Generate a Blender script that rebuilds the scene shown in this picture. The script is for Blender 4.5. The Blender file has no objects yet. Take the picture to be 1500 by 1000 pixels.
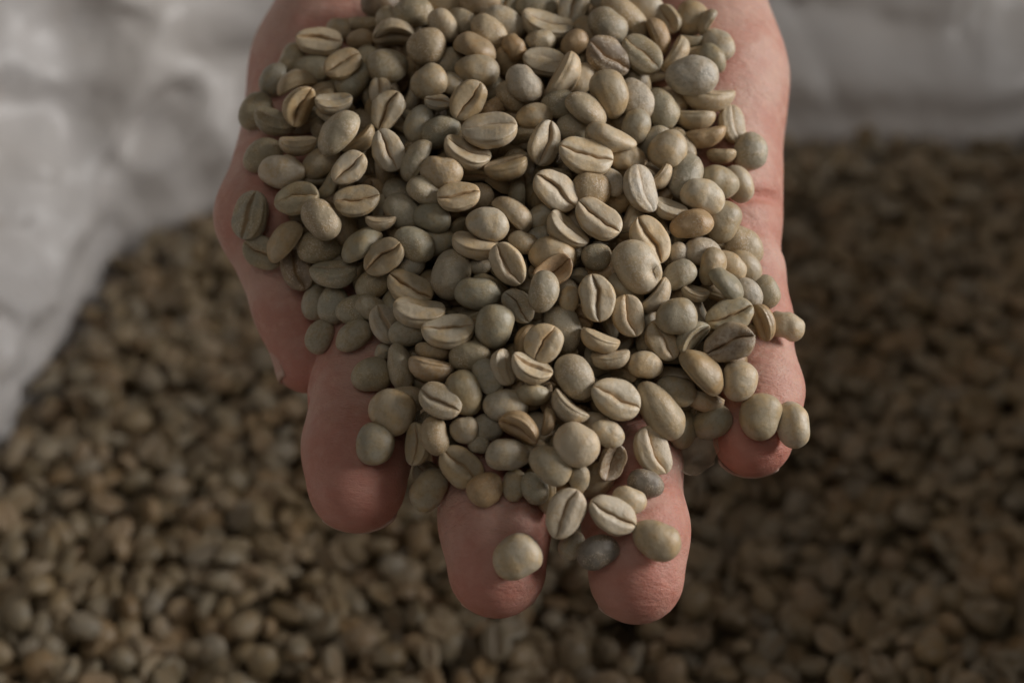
import bpy, bmesh, math, random
import numpy as np
from mathutils import Vector, Matrix, Quaternion, noise
random.seed(3); RNG = np.random.default_rng(3)
SC = bpy.context.scene
COL = SC.collection

# ---------------------------------------------------------------- camera, world, lamp, exposure
PITCH = math.radians(43)
CAM = np.array([0.0, 0.0, 0.315])
cam_data = bpy.data.cameras.new('camera'); cam = bpy.data.objects.new('camera', cam_data); COL.objects.link(cam)
cam.location = CAM; cam.rotation_euler = (math.radians(90) - PITCH, 0, 0)
cam_data.lens = 50; cam_data.sensor_width = 36; cam_data.clip_start = 0.01; cam_data.clip_end = 50
cam_data.dof.use_dof = True; cam_data.dof.focus_distance = 0.268; cam_data.dof.aperture_fstop = 7.1
cam_data.dof.aperture_blades = 7
SC.camera = cam
world = bpy.data.worlds.new('World'); SC.world = world; world.use_nodes = True
bg = world.node_tree.nodes['Background']; bg.inputs['Color'].default_value = (1.0, 0.93, 0.85, 1); bg.inputs['Strength'].default_value = 0.04
def area(name, loc, target, size, size_y, power, colour):
    l = bpy.data.lights.new(name, 'AREA'); l.shape = 'RECTANGLE'; l.size = size; l.size_y = size_y; l.energy = power; l.color = colour
    o = bpy.data.objects.new(name, l); COL.objects.link(o); o.location = loc
    o.rotation_euler = (Vector(target) - Vector(loc)).to_track_quat('-Z', 'Y').to_euler()
    return o
area('window_light', (1.45, 0.30, 0.667), (0.0, 0.2, 0.14), 0.62, 0.62, 32, (1.0, 0.97, 0.94))
area('fill_light', (-0.30, -0.45, 2.0), (0.0, 0.33, 0.05), 1.2, 1.2, 3.9, (1.0, 0.95, 0.88))  # soft fill lamp added overhead to brighten the liner and bean bed
SC.view_settings.view_transform = 'Standard'; SC.view_settings.look = 'None'; SC.view_settings.gamma = 1
SC.view_settings.exposure = 0
SC.cycles.use_denoising = True
SC.cycles.max_bounces = 8; SC.cycles.transparent_max_bounces = 8

# ---------------------------------------------------------------- frames
C_R = np.array([1.0, 0, 0]); C_U = np.array([0, math.sin(PITCH), math.cos(PITCH)]); C_Z = np.array([0, -math.cos(PITCH), math.sin(PITCH)])
FRAME = np.stack([C_R, C_U, C_Z], 1)           # hand frame axes as world columns
def to_world(p):
    p = np.asarray(p, float)
    return CAM + 0.001 * (p[..., 0:1] * C_R + p[..., 1:2] * C_U + (p[..., 2:3] - 273.0) * C_Z)
def on_beans(px, py, h=0.0):
    """World point on the level of the sack's beans that the photo shows at column px, row py."""
    d = (px - 750) / 1500 * 0.72 * C_R + (500 - py) / 1500 * 0.72 * C_U - C_Z
    t = (h - CAM[2]) / d[2]
    return CAM + d * t

# ---------------------------------------------------------------- helpers
def mesh_obj(name, verts, faces, mat, smooth=True, parent=None):
    me = bpy.data.meshes.new(name)
    verts = np.asarray(verts, np.float32)
    faces = np.asarray(faces, np.int32)
    me.vertices.add(len(verts)); me.vertices.foreach_set('co', verts.ravel())
    n = faces.shape[1]
    me.loops.add(faces.size); me.loops.foreach_set('vertex_index', faces.ravel())
    me.polygons.add(len(faces)); me.polygons.foreach_set('loop_start', np.arange(0, faces.size, n, dtype=np.int32))
    me.polygons.foreach_set('use_smooth', np.full(len(faces), smooth))
    me.update(calc_edges=True); me.validate()
    me.materials.append(mat)
    o = bpy.data.objects.new(name, me); COL.objects.link(o)
    if parent: o.parent = parent
    return o
def tag(o, label=None, cat=None, group=None, kind=None):
    if label: o['label'] = label
    if cat: o['category'] = cat
    if group: o['group'] = group
    if kind: o['kind'] = kind
    return o
def attr(o, name, vals):
    a = o.data.attributes.new(name, 'FLOAT', 'POINT'); a.data.foreach_set('value', np.asarray(vals, np.float32))
class Nodes:
    def __init__(s, name):
        s.m = bpy.data.materials.new(name); s.m.use_nodes = True; s.t = s.m.node_tree; s.b = s.t.nodes['Principled BSDF']
    def n(s, typ, **kw):
        nd = s.t.nodes.new(typ)
        for k, v in kw.items():
            if k.startswith('i_'): nd.inputs[k[2:].replace('_', ' ')].default_value = v
            else: setattr(nd, k, v)
        return nd
    def l(s, a, b): s.t.links.new(a, b)
    def math(s, op, a, b=None, c=None, clamp=False):
        nd = s.t.nodes.new('ShaderNodeMath'); nd.operation = op; nd.use_clamp = clamp
        for i, v in enumerate((a, b, c)):
            if v is None: continue
            if isinstance(v, (int, float)): nd.inputs[i].default_value = v
            else: s.l(v, nd.inputs[i])
        return nd.outputs[0]
    def mix(s, f, a, b, blend='MIX'):
        nd = s.t.nodes.new('ShaderNodeMix'); nd.data_type = 'RGBA'; nd.blend_type = blend
        for sock, v in ((nd.inputs[0], f), (nd.inputs[6], a), (nd.inputs[7], b)):
            if isinstance(v, (int, float)): sock.default_value = v
            elif isinstance(v, tuple): sock.default_value = (*v, 1)
            else: s.l(v, sock)
        return nd.outputs[2]
    def noise(s, co, scale, detail=3, rough=.55):
        nd = s.n('ShaderNodeTexNoise', i_Scale=scale, i_Detail=detail, i_Roughness=rough)
        s.l(co, nd.inputs['Vector']); return nd.outputs[0]
    def ramp(s, v, lo, hi):
        nd = s.t.nodes.new('ShaderNodeMapRange'); nd.interpolation_type = 'SMOOTHSTEP'
        nd.inputs[1].default_value = lo; nd.inputs[2].default_value = hi
        s.l(v, nd.inputs[0]); return nd.outputs[0]
    def bump(s, h, strength, dist, prev=None):
        nd = s.n('ShaderNodeBump', i_Strength=strength, i_Distance=dist); s.l(h, nd.inputs['Height'])
        if prev is not None: s.l(prev, nd.inputs['Normal'])
        return nd.outputs[0]

# ---------------------------------------------------------------- materials
def bean_material(name, stuff=False):
    k = Nodes(name); b = k.b
    co = k.n('ShaderNodeTexCoord').outputs['Object']
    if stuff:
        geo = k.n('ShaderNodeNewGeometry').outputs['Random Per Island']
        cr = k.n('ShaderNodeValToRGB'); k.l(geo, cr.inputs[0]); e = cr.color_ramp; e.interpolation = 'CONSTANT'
        cols = SHADED_TONES
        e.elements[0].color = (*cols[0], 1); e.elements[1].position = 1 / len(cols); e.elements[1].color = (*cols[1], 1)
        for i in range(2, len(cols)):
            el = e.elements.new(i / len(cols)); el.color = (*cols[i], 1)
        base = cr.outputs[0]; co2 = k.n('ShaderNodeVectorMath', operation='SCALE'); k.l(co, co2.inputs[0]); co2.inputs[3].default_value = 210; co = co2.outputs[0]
        rnd = geo
    else:
        oi = k.n('ShaderNodeObjectInfo'); base = oi.outputs['Color']; rnd = oi.outputs['Random']
    add = k.n('ShaderNodeVectorMath', operation='ADD'); k.l(co, add.inputs[0])
    off = k.n('ShaderNodeCombineXYZ'); r7 = k.math('MULTIPLY', rnd, 37.0)
    for i in range(3): k.l(r7, off.inputs[i])
    k.l(off.outputs[0], add.inputs[1]); co = add.outputs[0]
    n1 = k.noise(co, 1.7, 3); n2 = k.noise(co, 6, 5, .65); n3 = k.noise(co, 15, 4, .7)
    # uneven drying: warmer and greener patches
    c = k.mix(k.ramp(n1, .40, .68), base, k.mix(1.0, base, (1.07, .95, .77), 'MULTIPLY'))
    c = k.mix(k.math('MULTIPLY', k.ramp(n2, .46, .66), .6), c, k.mix(1.0, c, (.77, .75, .69), 'MULTIPLY'))
    # silverskin: papery pale flakes, more on some beans
    amount = k.math('MULTIPLY', k.ramp(k.math('FRACT', k.math('MULTIPLY', rnd, 7.31)), .15, .9), .85)
    flake = k.math('MULTIPLY', k.math('MULTIPLY', k.ramp(n3, .50, .62), k.ramp(n1, .38, .56)), amount)
    at = k.n('ShaderNodeAttribute', attribute_name='silver', attribute_type='OBJECT').outputs['Fac']
    sk = k.math('MULTIPLY', k.ramp(n2, .38, .6), at)
    flake = k.math('MAXIMUM', flake, sk)
    c = k.mix(flake, c, k.mix(.82, c, (.70, .615, .50)))
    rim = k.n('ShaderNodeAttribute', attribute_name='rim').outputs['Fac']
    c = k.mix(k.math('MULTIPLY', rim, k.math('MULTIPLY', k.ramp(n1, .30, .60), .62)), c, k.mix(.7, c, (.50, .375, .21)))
    # the seam holds remains of tan skin
    cre = k.n('ShaderNodeAttribute', attribute_name='crease').outputs['Fac']
    seam = k.math('MULTIPLY', cre, k.math('ADD', k.math('MULTIPLY', n2, .7), .30))
    c = k.mix(seam, c, (.44, .27, .13))
    # small dark pits
    v = k.n('ShaderNodeTexVoronoi', i_Scale=2.6); k.l(co, v.inputs['Vector'])
    pit = k.math('MULTIPLY', k.math('SUBTRACT', 1.0, k.ramp(v.outputs['Distance'], .03, .09)), k.ramp(k.math('FRACT', k.math('MULTIPLY', rnd, 3.7)), .6, .75))
    c = k.mix(k.math('MULTIPLY', pit, .55), c, (.13, .09, .06))
    k.l(c, b.inputs['Base Color'])
    b.inputs['Roughness'].default_value = .5
    k.l(k.math('ADD', k.math('MULTIPLY', n2, .26), .24), b.inputs['Roughness'])
    b.inputs['Specular IOR Level'].default_value = .55
    if not stuff:
        b.inputs['Subsurface Weight'].default_value = .12; b.inputs['Subsurface Scale'].default_value = .0012
        b.inputs['Subsurface Radius'].default_value = (1.0, .7, .4)
    h1 = k.bump(n1, .22, .0012); h2 = k.bump(n2, .20, .0004, h1)
    rid = k.noise(co, 40, 3, .65); h3 = k.bump(k.math('ADD', rid, k.math('MULTIPLY', flake, .8)), .30, .00020, h2)
    k.l(h3, b.inputs['Normal'])
    return k.m
SHADED_TONES = [(t[0] * .74, t[1] * .69, t[2] * .62) for t in [(.36,.30,.20), (.42,.32,.20), (.33,.29,.21), (.43,.36,.26), (.37,.285,.185), (.34,.31,.25), (.40,.33,.22), (.29,.24,.16), (.41,.335,.22), (.36,.32,.24)]]  # heap bean tones darkened and warmed; the sack's dimness is put into the colour
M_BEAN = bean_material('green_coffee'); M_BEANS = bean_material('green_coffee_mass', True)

def skin_material():
    k = Nodes('skin'); b = k.b
    co = k.n('ShaderNodeTexCoord').outputs['Object']
    red = k.n('ShaderNodeAttribute', attribute_name='red').outputs['Fac']
    n1 = k.noise(co, 75, 3); n2 = k.noise(co, 420, 4, .6)
    c = k.mix(k.ramp(n1, .38, .62), (.575, .35, .28), (.515, .25, .19))
    c = k.mix(k.math('MULTIPLY', k.ramp(n2, .42, .7), .35), c, (.66, .42, .33))
    c = k.mix(red, c, (.50, .165, .12))
    cr = k.n('ShaderNodeAttribute', attribute_name='fold').outputs['Fac']
    c = k.mix(k.math('MULTIPLY', cr, .55), c, (.50, .17, .12))
    v = k.n('ShaderNodeTexVoronoi', i_Scale=130); k.l(co, v.inputs['Vector'])
    dust = k.math('MULTIPLY', k.math('SUBTRACT', 1.0, k.ramp(v.outputs['Distance'], .05, .10)), k.ramp(n2, .5, .56))
    c = k.mix(k.math('MULTIPLY', dust, .8), c, (.78, .62, .50))
    k.l(c, b.inputs['Base Color'])
    b.inputs['Subsurface Weight'].default_value = .35; b.inputs['Subsurface Scale'].default_value = .0035
    b.inputs['Subsurface Radius'].default_value = (1.0, .36, .2)
    b.inputs['Specular IOR Level'].default_value = .38
    k.l(k.math('ADD', k.math('MULTIPLY', n2, .22), .40), b.inputs['Roughness'])
    # fine skin relief: lines across the palm, pores, ridges
    mp = k.n('ShaderNodeMapping'); mp.inputs['Scale'].default_value = (1.0, 2.6, 2.6); mp.inputs['Rotation'].default_value = (0, 0, .35); k.l(co, mp.inputs['Vector'])
    vv = k.n('ShaderNodeTexVoronoi', i_Scale=760, feature='DISTANCE_TO_EDGE'); k.l(mp.outputs[0], vv.inputs['Vector'])
    n3 = k.noise(mp.outputs[0], 1100, 3, .6)
    w = k.noise(mp.outputs[0], 130, 4, .6)
    h = k.bump(w, .42, .0020); h = k.bump(k.ramp(vv.outputs['Distance'], 0, .12), 0.22, .00026, h); h = k.bump(n3, .55, .00030, h)
    k.l(h, b.inputs['Normal'])
    return k.m
M_SKIN = skin_material()
def nail_material():
    k = Nodes('nail'); b = k.b
    co = k.n('ShaderNodeTexCoord').outputs['Object']; at = k.n('ShaderNodeAttribute', attribute_name='free').outputs['Fac']
    c = k.mix(at, (.52, .29, .225), (.56, .38, .30)); c = k.mix(k.math('MULTIPLY', k.noise(co, 260, 2), .3), c, (.50, .30, .25))
    k.l(c, b.inputs['Base Color']); b.inputs['Roughness'].default_value = .36
    return k.m
M_NAIL = nail_material()
def cloth_material():
    k = Nodes('sack_liner'); b = k.b
    co = k.n('ShaderNodeTexCoord').outputs['Object']
    n1 = k.noise(co, 9, 4); n2 = k.noise(co, 60, 4, .6); n3 = k.noise(co, 900, 2)
    c = k.mix(k.ramp(n1, .36, .68), (.68, .645, .612), (.65, .63, .62))
    c = k.mix(k.math('MULTIPLY', k.ramp(n2, .55, .8), .30), c, (.50, .43, .36))
    k.l(c, b.inputs['Base Color']); b.inputs['Roughness'].default_value = .40; b.inputs['Specular IOR Level'].default_value = .5
    wv = k.n('ShaderNodeVectorMath', operation='MULTIPLY_ADD'); wv.inputs[1].default_value = (.05, .05, .05)
    nn = k.n('ShaderNodeTexNoise', i_Scale=14, i_Detail=2); k.l(co, nn.inputs['Vector']); k.l(nn.outputs['Color'], wv.inputs[0]); k.l(co, wv.inputs[2])
    h = None
    for sc, st, ds in ((16, .55, .010), (38, .5, .0045), (90, .35, .0016)):
        vv = k.n('ShaderNodeTexVoronoi', i_Scale=sc); k.l(wv.outputs[0], vv.inputs['Vector'])
        h = k.bump(vv.outputs['Distance'], st, ds, h)
    h = k.bump(n2, .25, .002, h); h = k.bump(n3, .2, .0004, h); k.l(h, b.inputs['Normal'])
    return k.m
M_CLOTH = cloth_material()
def husk_material():
    k = Nodes('chaff'); b = k.b
    co = k.n('ShaderNodeTexCoord').outputs['Object']; n1 = k.noise(co, 3, 4)
    k.l(k.mix(n1, (.45, .33, .22), (.62, .52, .40)), b.inputs['Base Color'])
    b.inputs['Roughness'].default_value = .28; rm = k.n('ShaderNodeAttribute', attribute_name='rim').outputs['Fac']
    k.l(k.math('ADD', k.math('MULTIPLY', n1, .35), k.math('ADD', k.math('MULTIPLY', k.math('POWER', rm, 6.0), .55), .08), clamp=True), b.inputs['Alpha'])
    return k.m
M_HUSK = husk_material()

# ---- hand as a signed distance field (millimetres, frame: x right, y up the picture, z toward the camera) ----
D0 = 273.0                      # focus distance, mm
S = 0.13104                     # mm per photo pixel at the focus distance
TILT = 0.36                     # the palm plane leans towards the viewer
def zp(y): return -TILT * y
def P(px, py, c=0.0):
    """A joint: photo column/row at the palm plane, c mm below it."""
    y = (500 - py) * S
    z = zp(y) - c
    k = (D0 - z) / D0
    return np.array([(px - 750) * S * k, y * k, z])
def seg(p, a, b, ra, rb, flat=None):
    ab = b - a
    t = np.clip(((p - a) @ ab) / (ab @ ab), 0, 1)
    q = p - (a + t[:, None] * ab)
    if flat is not None:        # flatten across a direction: (unit vector, factor > 1 thinner)
        n, f = flat
        q = q + np.outer((q @ n) * (f - 1), n)
    return np.sqrt((q * q).sum(1)) - (ra + t * (rb - ra))
def smin(a, b, k):
    h = np.maximum(k - np.abs(a - b), 0) / k
    return np.minimum(a, b) - h * h * k * 0.25
NP = np.array([0, TILT, 1.0]) / np.hypot(TILT, 1)     # palm normal
FINGERS = {
 'index':  [P(612, 250, 21), P(570, 430, 15), P(533, 575, 11.5), P(524, 650, 10), P(523, 708, 8.5)],
 'middle': [P(705, 240, 23), P(702, 480, 15), P(716, 660, 11), P(725, 755, 9.5), P(728, 832, 8)],
 'ring':   [P(860, 250, 22), P(895, 500, 14.5), P(922, 680, 11), P(931, 770, 9.5), P(932, 843, 8)],
 'pinky':  [P(1040, 200, 17.5), P(1066, 330, 14.5), P(1092, 470, 12), P(1106, 570, 10), P(1103, 640, 8.5)],
 'thumb':  [P(600, -110, 26), P(487, 100, 25), P(404, 318, 14), P(438, 452, 16.5), P(450, 528, 18.5)],
}
RADII = {
 'index':  [11.5, 10.4, 10.3, 9.9, 9.4],
 'middle': [11.5, 10.8, 10.4, 10.0, 9.2],
 'ring':   [11.0, 10.2, 9.7, 9.4, 8.9],
 'pinky':  [10.6, 9.4, 8.9, 8.7, 7.7],
 'thumb':  [19, 15.0, 12.0, 8.8, 6.7],
}
PALM = [
 (P(650, 360, 24), P(870, 375, 23), 10, 10), (P(870, 375, 23), P(1035, 330, 18.5), 10, 9),
 (P(520, 300, 21), P(620, 370, 19), 8, 9), (P(475, 240, 22), P(560, 330, 20), 10, 9),
 (P(690, 220, 29), P(720, -160, 36), 14, 17), (P(830, 240, 29), P(800, -160, 37), 14, 18),
 (P(600, 260, 28), P(650, -120, 34), 13, 16), (P(950, 230, 26), P(900, -150, 36), 13, 18),
 (P(1042, 240, 17), P(1032, 120, 18.5), 13.4, 15.2), (P(1032, 120, 18.5), P(985, -110, 27), 15.2, 18),
 (P(487, 90, 25), P(640, -150, 33), 15, 19), (P(620, 250, 29), P(480, 150, 29), 11, 12),
 (P(870, -150, 37), P(860, -520, 44), 19, 19), (P(740, -150, 37), P(745, -520, 44), 19, 20),
 (P(860, -520, 44), P(850, -1150, 48), 19, 30), (P(745, -520, 44), P(740, -1150, 48), 20, 32),
]
def hand_sdf(p):
    p = np.asarray(p, float)
    out = np.full(len(p), 13.0)
    def put(a, b, ra, rb, k, acc, flat=None):
        lo = np.minimum(a, b) - max(ra, rb) - 14; hi = np.maximum(a, b) + max(ra, rb) + 14
        m = np.all((p > lo) & (p < hi), axis=1)
        if m.any(): acc[m] = smin(acc[m], seg(p[m], a, b, ra, rb, flat), k)
    for a, b, ra, rb in PALM: put(a, b, ra, rb, 12, out)
    fing = np.full(len(p), 13.0)
    for n, ch in FINGERS.items():
        f = np.full(len(p), 13.0); r = RADII[n]
        for i in range(len(ch) - 1):
            put(ch[i], ch[i + 1], r[i], r[i + 1], 3.0 if i else 5.0, f)
        if n != 'thumb':        # soft pads between the joint creases
            for i, rr, lift in ((2, .80, 2.3), (1, .84, 2.0)):
                c = (ch[i] + ch[i + 1]) / 2 if i == 1 else (ch[3] * .75 + ch[4] * .25)
                c = c + NP * lift; rad = r[i] * rr
                m = np.abs(p - c).max(1) < rad + 8
                if m.any(): f[m] = smin(f[m], np.sqrt(((p[m] - c) ** 2).sum(1)) - rad, 5.0)
        fing = smin(fing, f, 1.2)
    out = smin(out, fing, 9.0)
    # flexion creases: shallow grooves across the skin
    for a, b, w, dep in CREASES:
        ab = b - a; t = np.clip(((p - a) @ ab) / (ab @ ab), 0, 1)
        q = p - (a + t[:, None] * ab)
        d2 = (q * q).sum(1)
        out = out + dep * np.exp(-d2 / (w * w)) * np.clip(np.minimum(t, 1 - t) * 6, 0, 1)
    return out
CREASES = [
 (P(1068, 283, 1), P(1172, 298, 12), 1.5, 1.5), (P(1085, 330, 2.5), P(1165, 368, 12), 2.2, .6),
 (P(430, 592, 10), P(600, 577, 2), 1.1, 1.2), (P(440, 560, 9), P(560, 548, 1), 1.2, .4),
 (P(1035, 505, 3), P(1178, 488, 9), 1.4, 1.2), (P(1100, 588, 2), P(1180, 592, 9), 1.2, .5),
 (P(650, 700, 1), P(800, 690, 1), 1.4, .8), (P(860, 712, 1), P(1000, 700, 1), 1.4, .8),
 (P(430, 20, 4), P(560, 70, 6), 1.8, .8),
]
def top_z(px, py, z0=60.0):
    """Height of the hand's skin under photo pixels (px, py), along the camera's rays; -200 where they miss it."""
    px = np.asarray(px, float); py = np.asarray(py, float)
    z = np.full(px.shape, z0)
    for _ in range(90):
        k = (D0 - z) / D0
        d = hand_sdf(np.stack([(px - 750) * S * k, (500 - py) * S * k, z], 1))
        z = np.where(d > .05, z - np.maximum(d, .02) * .85, z)
    return np.where(z < -90, -200.0, z)

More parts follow.
